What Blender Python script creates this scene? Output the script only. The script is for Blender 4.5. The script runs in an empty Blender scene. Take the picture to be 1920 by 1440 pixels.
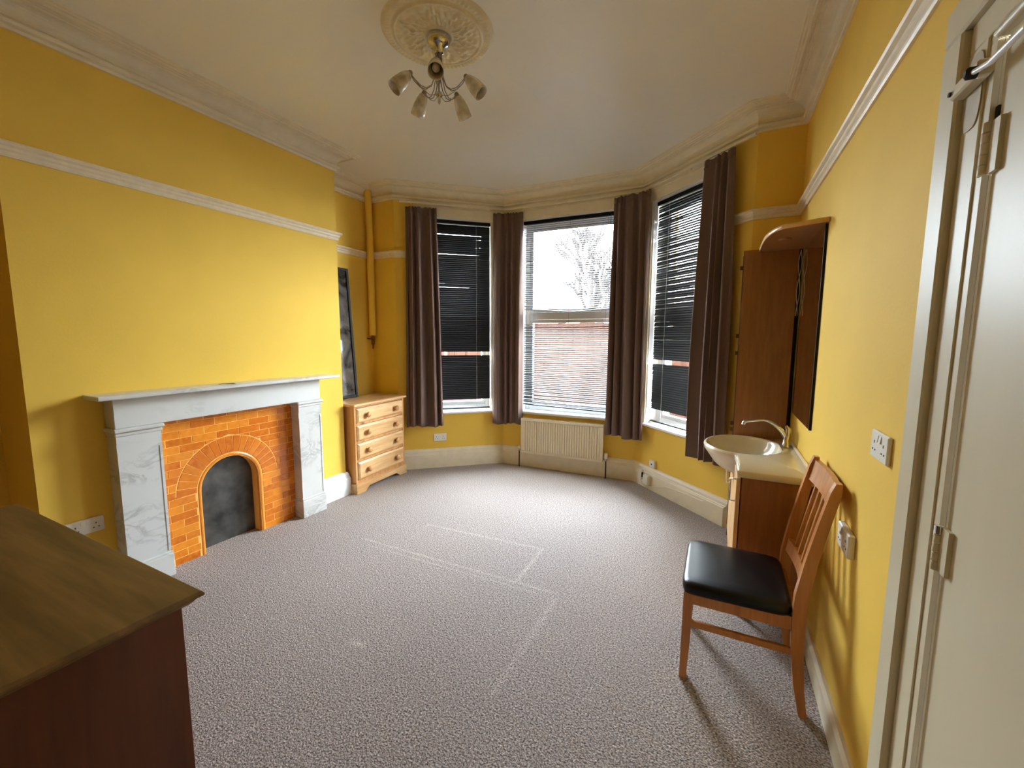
import bpy, math, random
from mathutils import Vector, Matrix
random.seed(7)
PI = math.pi
S = bpy.context.scene
COL = S.collection

# ------------------------------------------------------------------ camera
YAW, PITCH, ROLL = 0.4589, 0.1098, 0.0047
f = Vector((-math.sin(YAW)*math.cos(PITCH), math.cos(YAW)*math.cos(PITCH), -math.sin(PITCH)))
r0 = Vector((math.cos(YAW), math.sin(YAW), 0)); u0 = r0.cross(f)
r = r0*math.cos(ROLL)+u0*math.sin(ROLL); u = -r0*math.sin(ROLL)+u0*math.cos(ROLL)
cam = bpy.data.cameras.new('camera'); co = bpy.data.objects.new('camera', cam); COL.objects.link(co)
cam.sensor_width = 36; cam.lens = 785.4/1920*36; cam.clip_start = 0.02; cam.clip_end = 200
M = Matrix((r, u, -f)).transposed().to_4x4(); M.translation = Vector((0, 0, 1.5)); co.matrix_world = M
S.camera = co

# ------------------------------------------------------------------ light and exposure
w = bpy.data.worlds.new('overcast_sky'); S.world = w; w.use_nodes = True
nt = w.node_tree; nt.nodes.clear()
bg = nt.nodes.new('ShaderNodeBackground'); wo = nt.nodes.new('ShaderNodeOutputWorld')
tc = nt.nodes.new('ShaderNodeTexCoord'); sp = nt.nodes.new('ShaderNodeSeparateXYZ'); cr = nt.nodes.new('ShaderNodeValToRGB')
nz = nt.nodes.new('ShaderNodeTexNoise'); nz.inputs['Scale'].default_value = 2.2; nz.inputs['Detail'].default_value = 4
mx = nt.nodes.new('ShaderNodeMix'); mx.data_type = 'RGBA'
cr.color_ramp.elements[0].position = 0.45; cr.color_ramp.elements[0].color = (0.85, 0.92, 1.0, 1)
cr.color_ramp.elements[1].position = 0.62; cr.color_ramp.elements[1].color = (0.72, 0.84, 1.0, 1)
nt.links.new(tc.outputs['Generated'], nz.inputs['Vector']); nt.links.new(nz.outputs['Fac'], cr.inputs['Fac'])
nt.links.new(cr.outputs['Color'], bg.inputs['Color']); nt.links.new(bg.outputs[0], wo.inputs[0])
bg.inputs['Strength'].default_value = 88.0
S.cycles.max_bounces = 14; S.cycles.diffuse_bounces = 8; S.cycles.glossy_bounces = 4; S.cycles.transparent_max_bounces = 12
S.cycles.sample_clamp_indirect = 20; S.cycles.use_denoising = True
S.cycles.caustics_reflective = False; S.cycles.caustics_refractive = False
S.view_settings.view_transform = 'Standard'; S.view_settings.look = 'None'; S.view_settings.gamma = 1
S.view_settings.use_curve_mapping = False
S.view_settings.exposure = 0.0

# low hazy sun beyond the garden, very soft
sun = bpy.data.lights.new('hazy_sun', 'SUN'); sun.energy = 7.5; sun.angle = math.radians(26); sun.color = (1.0, .97, .90)
so = bpy.data.objects.new('hazy_sun', sun); COL.objects.link(so)
so.rotation_euler = Vector((-.56, -.80, -.22)).to_track_quat('-Z', 'Y').to_euler()

# room outline, counter-clockwise seen from above (the room lies left of each side)
H = 3.11
P = [(0.46, -2.9), (0.46, 3.6), (0.17, 3.6), (-0.74, 4.45), (-2.29, 4.40), (-3.2, 3.6), (-3.55, 3.6), (-3.55, 2.78),
     (-3.14, 2.78), (-3.14, 0.79), (-3.55, 0.79), (-3.55, -2.9)]
P = [Vector(p) for p in P]

def frame(A, B, off=0.0):
    """x along A->B, y into the room, z up, origin at A"""
    A = Vector(A[:2]); B = Vector(B[:2]); d = (B-A).normalized(); n = Vector((-d.y, d.x))
    m = Matrix(((d.x, n.x, 0, A.x+n.x*off), (d.y, n.y, 0, A.y+n.y*off), (0, 0, 1, 0), (0, 0, 0, 1)))
    return m
F_R, F_E, F_D, F_C = frame(P[2], P[3]), None, None, None
F_E = frame(P[2], P[3]); F_D = frame(P[3], P[4]); F_C = frame(P[4], P[5])
LE, LD, LC = (P[3]-P[2]).length, (P[4]-P[3]).length, (P[5]-P[4]).length
OE, OD, OC = (0.28, 1.11), (0.225, 1.325), (0.14, 0.96)     # window openings along each bay wall
WZ0, WZ1 = 0.645, 2.81

def portal(Fm, o, name, energy):
    li = bpy.data.lights.new(name, 'AREA'); li.shape = 'RECTANGLE'; li.size = o[1]-o[0]; li.size_y = WZ1-WZ0
    li.cycles.is_portal = True
    ob = bpy.data.objects.new(name, li); COL.objects.link(ob)
    d = Fm.col[0].to_3d(); n = Fm.col[1].to_3d(); z = Vector((0, 0, 1))
    # light looks along its local -z: into the room (+n)
    m = Matrix((-d, z, -n)).transposed().to_4x4()
    m.translation = Fm @ Vector(((o[0]+o[1])/2, -0.20, (WZ0+WZ1)/2))
    ob.matrix_world = m
portal(F_D, OD, 'window_portal', 0); portal(F_C, OC, 'window_portal', 0); portal(F_E, OE, 'window_portal', 0)

# ------------------------------------------------------------------ materials
def lin(c):
    return tuple(((x/255)/12.92 if x/255 <= .04045 else ((x/255+.055)/1.055)**2.4) for x in c)+(1,)
def newmat(name):
    m = bpy.data.materials.new(name); m.use_nodes = True
    return m, m.node_tree, m.node_tree.nodes['Principled BSDF']
def mat(name, col, rough=.5, metal=0, noise=0, nscale=8, bump=0, bscale=60, stretch=None, spec=None, col2=None, coat=0, wear=None, detail=5):
    m, t, b = newmat(name); N = t.nodes.new; L = t.links.new
    b.inputs['Base Color'].default_value = lin(col); b.inputs['Roughness'].default_value = rough; b.inputs['Metallic'].default_value = metal
    if spec is not None: b.inputs['Specular IOR Level'].default_value = spec
    if coat: b.inputs['Coat Weight'].default_value = coat; b.inputs['Coat Roughness'].default_value = .08
    tc = N('ShaderNodeTexCoord'); mp = N('ShaderNodeMapping'); L(tc.outputs['Object'], mp.inputs['Vector'])
    if stretch: mp.inputs['Scale'].default_value = stretch
    if noise or col2:
        n = N('ShaderNodeTexNoise'); n.inputs['Scale'].default_value = nscale; n.inputs['Detail'].default_value = detail
        L(mp.outputs[0], n.inputs['Vector'])
        rmp = N('ShaderNodeValToRGB'); rmp.color_ramp.elements[0].position = .3; rmp.color_ramp.elements[1].position = .7
        c = lin(col); c2 = lin(col2) if col2 else tuple(min(1, x*(1+noise)) for x in c[:3])+(1,)
        c1 = c if col2 else tuple(x*(1-noise) for x in c[:3])+(1,)
        rmp.color_ramp.elements[0].color = c1; rmp.color_ramp.elements[1].color = c2
        L(n.outputs['Fac'], rmp.inputs['Fac']); L(rmp.outputs['Color'], b.inputs['Base Color'])
    if bump:
        n2 = N('ShaderNodeTexNoise'); n2.inputs['Scale'].default_value = bscale; n2.inputs['Detail'].default_value = 4
        L(mp.outputs[0], n2.inputs['Vector'])
        bp = N('ShaderNodeBump'); bp.inputs['Strength'].default_value = bump; bp.inputs['Distance'].default_value = .01
        L(n2.outputs['Fac'], bp.inputs['Height']); L(bp.outputs[0], b.inputs['Normal'])
    return m

def wood(name, c1, c2, scale=1.0, axis='x', rough=.45, knots=0.0, coat=0.0):
    """grain runs along the axis; knots are dark round spots"""
    m, t, b = newmat(name); N = t.nodes.new; L = t.links.new
    tc = N('ShaderNodeTexCoord'); mp = N('ShaderNodeMapping')
    sc = {'x': (1.2, 14, 14), 'y': (14, 1.2, 14), 'z': (14, 14, 1.2)}[axis]
    mp.inputs['Scale'].default_value = tuple(s*scale for s in sc)
    L(tc.outputs['Object'], mp.inputs['Vector'])
    n = N('ShaderNodeTexNoise'); n.inputs['Scale'].default_value = 1.6; n.inputs['Detail'].default_value = 6; n.inputs['Distortion'].default_value = .25
    L(mp.outputs[0], n.inputs['Vector'])
    n3 = N('ShaderNodeTexNoise'); n3.inputs['Scale'].default_value = 7; n3.inputs['Detail'].default_value = 3
    L(mp.outputs[0], n3.inputs['Vector'])
    ad = N('ShaderNodeMath'); ad.operation = 'MULTIPLY_ADD'; ad.inputs[1].default_value = .35
    L(n3.outputs['Fac'], ad.inputs[0]); L(n.outputs['Fac'], ad.inputs[2])
    rmp = N('ShaderNodeValToRGB'); rmp.color_ramp.elements[0].position = .5; rmp.color_ramp.elements[1].position = .85
    rmp.color_ramp.elements[0].color = lin(c1); rmp.color_ramp.elements[1].color = lin(c2)
    L(ad.outputs[0], rmp.inputs['Fac']); out = rmp.outputs['Color']
    if knots:
        v = N('ShaderNodeTexVoronoi'); v.inputs['Scale'].default_value = knots; v.inputs['Randomness'].default_value = 1
        mk = N('ShaderNodeMapping'); mk.inputs['Scale'].default_value = {'x': (.55, 1, 1), 'y': (1, .55, 1), 'z': (1, 1, .55)}[axis]
        L(tc.outputs['Object'], mk.inputs['Vector']); L(mk.outputs[0], v.inputs['Vector'])
        rk = N('ShaderNodeValToRGB'); rk.color_ramp.elements[0].position = .07; rk.color_ramp.elements[1].position = .17
        rk.color_ramp.elements[0].color = (1, 1, 1, 1); rk.color_ramp.elements[1].color = (0, 0, 0, 1)
        L(v.outputs['Distance'], rk.inputs['Fac'])
        mx = N('ShaderNodeMix'); mx.data_type = 'RGBA'; L(rk.outputs['Color'], mx.inputs[0]); L(out, mx.inputs[6])
        mx.inputs[7].default_value = tuple(x*.35 for x in lin(c1)[:3])+(1,); out = mx.outputs[2]
    L(out, b.inputs['Base Color'])
    b.inputs['Roughness'].default_value = rough
    if coat: b.inputs['Coat Weight'].default_value = coat; b.inputs['Coat Roughness'].default_value = .15
    bp = N('ShaderNodeBump'); bp.inputs['Strength'].default_value = .15; bp.inputs['Distance'].default_value = .003
    L(ad.outputs[0], bp.inputs['Height']); L(bp.outputs[0], b.inputs['Normal'])
    return m

def marble(name):
    m, t, b = newmat(name); N = t.nodes.new; L = t.links.new
    tc = N('ShaderNodeTexCoord'); mp = N('ShaderNodeMapping'); mp.inputs['Rotation'].default_value = (.5, .3, .2); mp.inputs['Scale'].default_value = (1, 1, 1.8)
    L(tc.outputs['Object'], mp.inputs['Vector'])
    n = N('ShaderNodeTexNoise'); n.inputs['Scale'].default_value = 4.5; n.inputs['Detail'].default_value = 9; n.inputs['Distortion'].default_value = 1.3; n.inputs['Roughness'].default_value = .62
    L(mp.outputs[0], n.inputs['Vector'])
    r1 = N('ShaderNodeValToRGB'); e = r1.color_ramp.elements
    e[0].position = .42; e[0].color = (0, 0, 0, 1); e[1].position = .56; e[1].color = (0, 0, 0, 1)
    k = e.new(.487); k.color = (1, 1, 1, 1)
    L(n.outputs['Fac'], r1.inputs['Fac'])
    n2 = N('ShaderNodeTexNoise'); n2.inputs['Scale'].default_value = 2.3; n2.inputs['Detail'].default_value = 4; L(mp.outputs[0], n2.inputs['Vector'])
    r2 = N('ShaderNodeValToRGB'); r2.color_ramp.elements[0].position = .46; r2.color_ramp.elements[1].position = .62
    L(n2.outputs['Fac'], r2.inputs['Fac'])
    mu = N('ShaderNodeMath'); mu.operation = 'MULTIPLY'; L(r1.outputs['Color'], mu.inputs[0]); L(r2.outputs['Color'], mu.inputs[1])
    mu2 = N('ShaderNodeMath'); mu2.operation = 'MULTIPLY'; mu2.inputs[1].default_value = .48; L(mu.outputs[0], mu2.inputs[0])
    mx = N('ShaderNodeMix'); mx.data_type = 'RGBA'; L(mu2.outputs[0], mx.inputs[0])
    mx.inputs[6].default_value = lin((205, 206, 204)); mx.inputs[7].default_value = lin((112, 116, 116))
    L(mx.outputs[2], b.inputs['Base Color']); b.inputs['Roughness'].default_value = .3
    return m

CARPET_LINES = [(-2.32, 2.19, -.80, 2.20, .016, .8), (-2.21, 2.135, -.88, 2.15, .012, .6), (-2.036, 2.60, -1.08, 2.65, .016, .8), (-1.06, 2.645, -1.055, 2.21, .022, .8),
                (-1.99, 2.22, -2.036, 2.585, .010, .35), (-.777, 2.14, -.784, 1.42, .028, .6), (-1.56, 1.372, -1.49, 1.385, .026, 1.1), (-1.56, .786, -1.555, .811, .02, .9), (-1.543, .834, -1.537, .881, .018, .9)]
def carpet_mat():
    m, t, b = newmat('taupe_loop_carpet'); N = t.nodes.new; L = t.links.new
    tc = N('ShaderNodeTexCoord')
    v = N('ShaderNodeTexVoronoi'); v.inputs['Scale'].default_value = 165; L(tc.outputs['Object'], v.inputs['Vector'])
    n = N('ShaderNodeTexNoise'); n.inputs['Scale'].default_value = 130; n.inputs['Detail'].default_value = 3; L(tc.outputs['Object'], n.inputs['Vector'])
    rmp = N('ShaderNodeValToRGB'); e = rmp.color_ramp.elements
    e[0].position = .32; e[0].color = lin((84, 73, 69)); e[1].position = .68; e[1].color = lin((192, 179, 173))
    L(n.outputs['Fac'], rmp.inputs['Fac'])
    n2 = N('ShaderNodeTexNoise'); n2.inputs['Scale'].default_value = 2.0; n2.inputs['Detail'].default_value = 3; L(tc.outputs['Object'], n2.inputs['Vector'])
    r2 = N('ShaderNodeMapRange'); r2.inputs[3].default_value = .92; r2.inputs[4].default_value = 1.08; L(n2.outputs['Fac'], r2.inputs[0])
    mu = N('ShaderNodeVectorMath'); mu.operation = 'SCALE'; L(rmp.outputs['Color'], mu.inputs[0]); L(r2.outputs[0], mu.inputs['Scale'])
    # pressed furniture lines and two small scuffs: pale flattened pile
    sx = N('ShaderNodeSeparateXYZ'); wob = N('ShaderNodeTexNoise'); wob.inputs['Scale'].default_value = 6; L(tc.outputs['Object'], wob.inputs['Vector'])
    L(tc.outputs['Object'], sx.inputs[0])
    def math_(op, a, b_=None, c_=None):
        k = N('ShaderNodeMath'); k.operation = op
        for i_, q_ in enumerate((a, b_, c_)):
            if q_ is None: continue
            if isinstance(q_, (int, float)): k.inputs[i_].default_value = q_
            else: L(q_, k.inputs[i_])
        return k.outputs[0]
    X, Y = sx.outputs['X'], sx.outputs['Y']; total = None
    for (ax, ay, bx_, by_, w_, st_) in CARPET_LINES:
        dx, dy = bx_-ax, by_-ay; LL = dx*dx+dy*dy
        t_ = math_('MULTIPLY_ADD', X, dx/LL, math_('MULTIPLY_ADD', Y, dy/LL, -(ax*dx+ay*dy)/LL)); t_ = math_('MINIMUM', math_('MAXIMUM', t_, 0), 1)
        ex = math_('SUBTRACT', X, math_('MULTIPLY_ADD', t_, dx, ax)); ey = math_('SUBTRACT', Y, math_('MULTIPLY_ADD', t_, dy, ay))
        d_ = math_('SQRT', math_('ADD', math_('MULTIPLY', ex, ex), math_('MULTIPLY', ey, ey)))
        k_ = math_('MULTIPLY', math_('MAXIMUM', math_('SUBTRACT', 1, math_('DIVIDE', d_, w_)), 0), st_)
        total = k_ if total is None else math_('MAXIMUM', total, k_)
    total = math_('MULTIPLY', total, math_('MULTIPLY_ADD', wob.outputs['Fac'], 1.2, .4))
    gain = math_('MULTIPLY_ADD', total, .34, 1.0)
    mu3 = N('ShaderNodeVectorMath'); mu3.operation = 'SCALE'; L(mu.outputs[0], mu3.inputs[0]); L(gain, mu3.inputs['Scale'])
    L(mu3.outputs[0], b.inputs['Base Color'])
    b.inputs['Roughness'].default_value = .95; b.inputs['Specular IOR Level'].default_value = .1
    b.inputs['Sheen Weight'].default_value = .15
    bp = N('ShaderNodeBump'); bp.inputs['Strength'].default_value = .5; bp.inputs['Distance'].default_value = .006
    L(v.outputs['Distance'], bp.inputs['Height']); bp.invert = True; L(bp.outputs[0], b.inputs['Normal'])
    return m

MT = {}
MT['wall'] = mat('yellow_emulsion', (228, 190, 82), .72, noise=.03, nscale=3, bump=.05, bscale=90, spec=.2)
MT['ceil'] = mat('cream_silk_ceiling', (234, 230, 216), .33, bump=.02, bscale=8, spec=.5)
MT['cream'] = mat('cream_gloss_paint', (224, 213, 186), .35, noise=.05, nscale=12, spec=.5)
MT['white'] = mat('white_gloss_paint', (232, 234, 236), .3, noise=.03, nscale=10)
MT['door'] = mat('ivory_gloss_door_paint', (204, 194, 166), .42, noise=.03, nscale=6, bump=.08, bscale=20, stretch=(1, 1, .15), spec=.28)
MT['rail'] = mat('cream_rail_paint', (226, 212, 184), .4, noise=.06, nscale=25)
MT['plaster'] = mat('plaster_rose_paint', (222, 208, 172), .6, noise=.08, nscale=18, bump=.3, bscale=60)
MT['carpet'] = carpet_mat()
MT['marble'] = marble('white_grey_marble')
MT['tile'] = [mat('orange_glaze_%d' % i, c, .18, col2=c2, nscale=30, coat=.3) for i, (c, c2) in enumerate(
    [((208, 114, 20), (222, 132, 32)), ((200, 102, 16), (214, 120, 26)), ((218, 126, 28), (232, 146, 42)), ((190, 94, 16), (218, 126, 28))])]
MT['grout'] = mat('pale_orange_grout', (255, 190, 100), .6, noise=.04, nscale=50)
MT['iron'] = mat('blackened_sheet_metal', (48, 48, 48), .38, metal=.35, col2=(98, 98, 96), nscale=7, bump=.1, bscale=30)
MT['pine'] = wood('honey_pine', (190, 144, 92), (218, 178, 126), 1, 'y', .4, knots=6, coat=.15)
MT['pinez'] = wood('honey_pine_upright', (180, 122, 68), (210, 156, 98), 1, 'z', .45, knots=5, coat=.1)
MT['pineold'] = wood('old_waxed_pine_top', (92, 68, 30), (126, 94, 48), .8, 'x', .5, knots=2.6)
MT['pineold_shaded'] = wood('old_waxed_pine_in_shade', (80, 38, 13), (100, 52, 20), .8, 'z', .6, knots=2.2)  # unlit pine: shade put into the colour, so darker than the top
MT['beech'] = wood('beech_chair_wood', (172, 108, 54), (198, 134, 74), 1.2, 'z', .35, coat=.25)
MT['lam'] = wood('cherry_laminate', (146, 92, 46), (160, 104, 54), 2.2, 'z', .4)
MT['lamlight'] = wood('beech_laminate_front', (214, 170, 116), (224, 184, 132), 1.6, 'z', .35)
MT['vinyl'] = mat('black_vinyl', (10, 10, 12), .3, bump=.08, bscale=260, spec=.3)
MT['curtain'] = mat('brown_curtain_cloth', (110, 87, 78), .85, noise=.08, nscale=150, bump=.3, bscale=400)
MT['black'] = mat('black_gloss_frame', (16, 15, 15), .5, spec=.2)
MT['blind'] = mat('black_aluminium_slat', (16, 16, 18), .45, spec=.25)
MT['chrome'] = mat('chrome', (215, 215, 215), .1, metal=1)
MT['nickel'] = mat('satin_nickel', (150, 140, 126), .28, metal=1)
MT['brass'] = mat('tarnished_brass', (120, 86, 40), .45, metal=.8, noise=.3, nscale=60)
MT['dark'] = mat('dark_gap', (18, 14, 12), .7)
MT['socket'] = mat('white_plastic', (226, 222, 212), .35)
MT['rad'] = mat('cream_radiator_enamel', (224, 214, 186), .35)
MT['basin'] = mat('ivory_cultured_marble', (226, 214, 188), .12, noise=.02, nscale=5, coat=.5)
MT['upvc'] = mat('white_window_frame', (228, 230, 232), .3)
MT['pipe'] = mat('dark_copper_pipe', (60, 40, 32), .5, metal=.5)
MT['hingeb'] = mat('brown_metal_hinge', (92, 60, 32), .4, metal=.6)
MT['fence'] = wood('red_brown_fence_board', (42, 27, 22), (56, 38, 31), 1, 'z', .8)
MT['concrete'] = mat('pale_concrete', (70, 60, 52), .9, noise=.12, nscale=12)
MT['brick'] = mat('plum_red_brick', (62, 44, 48), .9, noise=.25, nscale=9)
MT['gravel'] = mat('grey_garden_paving', (96, 92, 98), .95, noise=.3, nscale=14, bump=.5, bscale=20)
MT['bark'] = mat('grey_bark', (60, 56, 54), .9, noise=.2, nscale=20)
MT['cord'] = mat('pale_cord', (200, 196, 186), .6)
MT['paper'] = mat('dark_card', (62, 50, 34), .7)

def glass(name, tint=(1, 1, 1), fac=.08):
    m = bpy.data.materials.new(name); m.use_nodes = True; t = m.node_tree; t.nodes.clear(); N = t.nodes.new
    o = N('ShaderNodeOutputMaterial'); a = N('ShaderNodeBsdfTransparent'); g = N('ShaderNodeBsdfGlossy'); x = N('ShaderNodeMixShader')
    fr = N('ShaderNodeFresnel'); fr.inputs[0].default_value = 1.45; g.inputs['Roughness'].default_value = .02
    a.inputs[0].default_value = tint+(1,)
    geo = N('ShaderNodeNewGeometry'); inv = N('ShaderNodeMath'); inv.operation = 'SUBTRACT'; inv.inputs[0].default_value = 1; mu = N('ShaderNodeMath'); mu.operation = 'MULTIPLY'
    t.links.new(geo.outputs['Backfacing'], inv.inputs[1]); t.links.new(inv.outputs[0], mu.inputs[0]); t.links.new(fr.outputs[0], mu.inputs[1])
    t.links.new(mu.outputs[0], x.inputs[0]); t.links.new(a.outputs[0], x.inputs[1]); t.links.new(g.outputs[0], x.inputs[2]); t.links.new(x.outputs[0], o.inputs[0])
    return m
MT['glass'] = glass('clear_window_glass', (.96, .98, .97))
def frosted():
    m, t, b = newmat('frosted_marbled_glass'); N = t.nodes.new; L = t.links.new
    tc = N('ShaderNodeTexCoord'); n = N('ShaderNodeTexNoise'); n.inputs['Scale'].default_value = 22; n.inputs['Detail'].default_value = 5
    L(tc.outputs['Object'], n.inputs['Vector'])
    c = N('ShaderNodeValToRGB'); c.color_ramp.elements[0].position = .35; c.color_ramp.elements[1].position = .65
    c.color_ramp.elements[0].color = lin((186, 174, 150)); c.color_ramp.elements[1].color = lin((232, 226, 212))
    L(n.outputs['Fac'], c.inputs['Fac']); L(c.outputs['Color'], b.inputs['Base Color'])
    b.inputs['Roughness'].default_value = .25; b.inputs['Subsurface Weight'].default_value = .5; b.inputs['Subsurface Radius'].default_value = (.03, .03, .03)
    return m
MT['frost'] = frosted()
m, t, b = newmat('mirror_silver'); b.inputs['Metallic'].default_value = 1; b.inputs['Roughness'].default_value = .02; b.inputs['Base Color'].default_value = (.82, .82, .8, 1); MT['mirror'] = m
def artmat():
    m, t, b = newmat('grey_swirl_print'); N = t.nodes.new; L = t.links.new
    tc = N('ShaderNodeTexCoord'); n = N('ShaderNodeTexNoise'); n.inputs['Scale'].default_value = 3.2; n.inputs['Detail'].default_value = 3; n.inputs['Distortion'].default_value = 2.5
    L(tc.outputs['Object'], n.inputs['Vector'])
    c = N('ShaderNodeValToRGB'); c.color_ramp.elements[0].position = .3; c.color_ramp.elements[1].position = .75
    c.color_ramp.elements[0].color = lin((30, 26, 24)); c.color_ramp.elements[1].color = lin((120, 114, 110))
    L(n.outputs['Fac'], c.inputs['Fac']); L(c.outputs['Color'], b.inputs['Base Color']); b.inputs['Roughness'].default_value = .06; b.inputs['Coat Weight'].default_value = 1
    b.inputs['Coat Roughness'].default_value = .01
    return m
MT['art'] = artmat()

for k_ in ('fence', 'concrete', 'brick', 'gravel', 'bark'):
    MT[k_].node_tree.nodes['Principled BSDF'].inputs['Specular IOR Level'].default_value = 0.0
# ------------------------------------------------------------------ mesh builder
class MB:
    def __init__(s, M=None): s.v = []; s.f = []; s.sm = []; s.M = M
    def add(s, vs, fs, smooth=False):
        n = len(s.v)
        for p in vs:
            p = Vector(p); s.v.append(s.M @ p if s.M else p)
        for q in fs: s.f.append([n+i for i in q]); s.sm.append(smooth)
        return s
    def box(s, x0, x1, y0, y1, z0, z1, bev=0):
        x0, x1 = sorted((x0, x1)); y0, y1 = sorted((y0, y1)); z0, z1 = sorted((z0, z1))
        if bev <= 0:
            s.add([(x, y, z) for z in (z0, z1) for y in (y0, y1) for x in (x0, x1)],
                  [(0, 2, 3, 1), (4, 5, 7, 6), (0, 1, 5, 4), (1, 3, 7, 5), (3, 2, 6, 7), (2, 0, 4, 6)])
            return s
        b = min(bev, (x1-x0)/2.01, (y1-y0)/2.01, (z1-z0)/2.01)
        vs = []; idx = {}
        for i, (X, sx) in enumerate(((x0, 1), (x1, -1))):
            for j, (Y, sy) in enumerate(((y0, 1), (y1, -1))):
                for k, (Z, sz) in enumerate(((z0, 1), (z1, -1))):
                    for a, p in enumerate(((X, Y+sy*b, Z+sz*b), (X+sx*b, Y, Z+sz*b), (X+sx*b, Y+sy*b, Z))):
                        idx[(i, j, k, a)] = len(vs); vs.append(p)
        g = lambda *k: idx[k]; fs = []
        fs.append((g(0,0,0,0), g(0,0,1,0), g(0,1,1,0), g(0,1,0,0))); fs.append((g(1,0,0,0), g(1,1,0,0), g(1,1,1,0), g(1,0,1,0)))
        fs.append((g(0,0,0,1), g(1,0,0,1), g(1,0,1,1), g(0,0,1,1))); fs.append((g(0,1,0,1), g(0,1,1,1), g(1,1,1,1), g(1,1,0,1)))
        fs.append((g(0,0,0,2), g(0,1,0,2), g(1,1,0,2), g(1,0,0,2))); fs.append((g(0,0,1,2), g(1,0,1,2), g(1,1,1,2), g(0,1,1,2)))
        for i in (0, 1):
            for j in (0, 1): fs.append((g(i,j,0,0), g(i,j,1,0), g(i,j,1,1), g(i,j,0,1)))
            for k in (0, 1): fs.append((g(i,0,k,0), g(i,1,k,0), g(i,1,k,2), g(i,0,k,2)))
        for j in (0, 1):
            for k in (0, 1): fs.append((g(0,j,k,1), g(1,j,k,1), g(1,j,k,2), g(0,j,k,2)))
        for i in (0, 1):
            for j in (0, 1):
                for k in (0, 1): fs.append((g(i,j,k,0), g(i,j,k,1), g(i,j,k,2)))
        s.add(vs, fs); return s
    def prism(s, pts, a, b2, ax='x', inset=0, top=0):
        """polygon pts in the plane normal to ax, extruded a..b2; inset narrows the b2 end over a small bevel"""
        def mk(p, h):
            return {'x': (h, p[0], p[1]), 'y': (p[0], h, p[1]), 'z': (p[0], p[1], h)}[ax]
        n = len(pts); vs = [mk(p, a) for p in pts]
        rings = [(pts, b2)]
        if inset:
            cx = sum(p[0] for p in pts)/n; cy = sum(p[1] for p in pts)/n
            q = []
            for p in pts:
                dx, dy = cx-p[0], cy-p[1]; d = math.hypot(dx, dy) or 1
                q.append((p[0]+dx/d*inset*1.3, p[1]+dy/d*inset*1.3))
            sg = 1 if b2 > a else -1
            rings = [(pts, b2-sg*inset), (q, b2)]
        fs = [tuple(range(n))[::-1]]
        for k, (pp, h) in enumerate(rings):
            vs += [mk(p, h) for p in pp]
            for i in range(n): fs.append((k*n+i, k*n+(i+1) % n, (k+1)*n+(i+1) % n, (k+1)*n+i))
        fs.append(tuple(range(len(rings)*n, (len(rings)+1)*n)))
        s.add(vs, fs); return s
    def tube(s, pts, rad, seg=10, cap=True, smooth=True):
        pts = [Vector(p) for p in pts]; n = len(pts); R = rad if isinstance(rad, (list, tuple)) else [rad]*n
        vs = []; prev = None
        for i, p in enumerate(pts):
            t = ((pts[min(i+1, n-1)]-pts[max(i-1, 0)])).normalized()
            if prev is None:
                a = Vector((0, 0, 1)) if abs(t.z) < .9 else Vector((1, 0, 0)); nrm = t.cross(a).normalized()
            else: nrm = (prev-t*prev.dot(t)).normalized()
            prev = nrm; bi = t.cross(nrm)
            for k in range(seg):
                a = 2*PI*k/seg; vs.append(p+(nrm*math.cos(a)+bi*math.sin(a))*R[i])
        fs = [(i*seg+k, i*seg+(k+1) % seg, (i+1)*seg+(k+1) % seg, (i+1)*seg+k) for i in range(n-1) for k in range(seg)]
        s.add(vs, fs, smooth)
        if cap: s.add(vs[:seg], [tuple(range(seg))[::-1]]); s.add(vs[-seg:], [tuple(range(seg))])
        return s
    def lathe(s, prof, c, ax=(0, 0, 1), seg=24, smooth=True, caps=True):
        """prof: (radius, height along axis) from c"""
        ax = Vector(ax).normalized(); a = Vector((1, 0, 0)) if abs(ax.x) < .9 else Vector((0, 1, 0))
        e1 = ax.cross(a).normalized(); e2 = ax.cross(e1); c = Vector(c); vs = []
        for (R, h) in prof:
            for k in range(seg):
                t = 2*PI*k/seg; vs.append(c+ax*h+(e1*math.cos(t)+e2*math.sin(t))*R)
        n = len(prof)
        fs = [(i*seg+k, i*seg+(k+1) % seg, (i+1)*seg+(k+1) % seg, (i+1)*seg+k) for i in range(n-1) for k in range(seg)]
        s.add(vs, fs, smooth)
        if caps: s.add(vs[:seg], [tuple(range(seg))[::-1]]); s.add(vs[-seg:], [tuple(range(seg))])
        return s
    def build(s, name, m, parent=None, off=None, kind=None, label=None, cat=None, group=None, solid=0):
        o0 = Vector((0, 0, 0))
        if parent is not None:
            q = parent
            while q is not None: o0 += q.location; q = q.parent
        if off is not None: o0 = Vector(off)
        me = bpy.data.meshes.new(name); me.from_pydata([v-o0 for v in s.v], [], s.f); me.update()
        me.polygons.foreach_set('use_smooth', s.sm)
        import bmesh
        bm = bmesh.new(); bm.from_mesh(me); bmesh.ops.recalc_face_normals(bm, faces=bm.faces); bm.to_mesh(me); bm.free()
        me.materials.append(m)
        ob = bpy.data.objects.new(name, me); COL.objects.link(ob)
        if parent is not None: ob.parent = parent
        elif off is not None: ob.location = Vector(off)
        if kind: ob['kind'] = kind
        if label: ob['label'] = label
        if cat: ob['category'] = cat
        if group: ob['group'] = group
        if solid:
            md = ob.modifiers.new('thickness', 'SOLIDIFY'); md.thickness = solid; md.offset = 0
        return ob

def thing(name, label, cat, loc=(0, 0, 0), group=None):
    o = bpy.data.objects.new(name, None); COL.objects.link(o); o.location = loc; o['label'] = label; o['category'] = cat
    o.empty_display_size = .05
    if group: o['group'] = group
    return o

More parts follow.
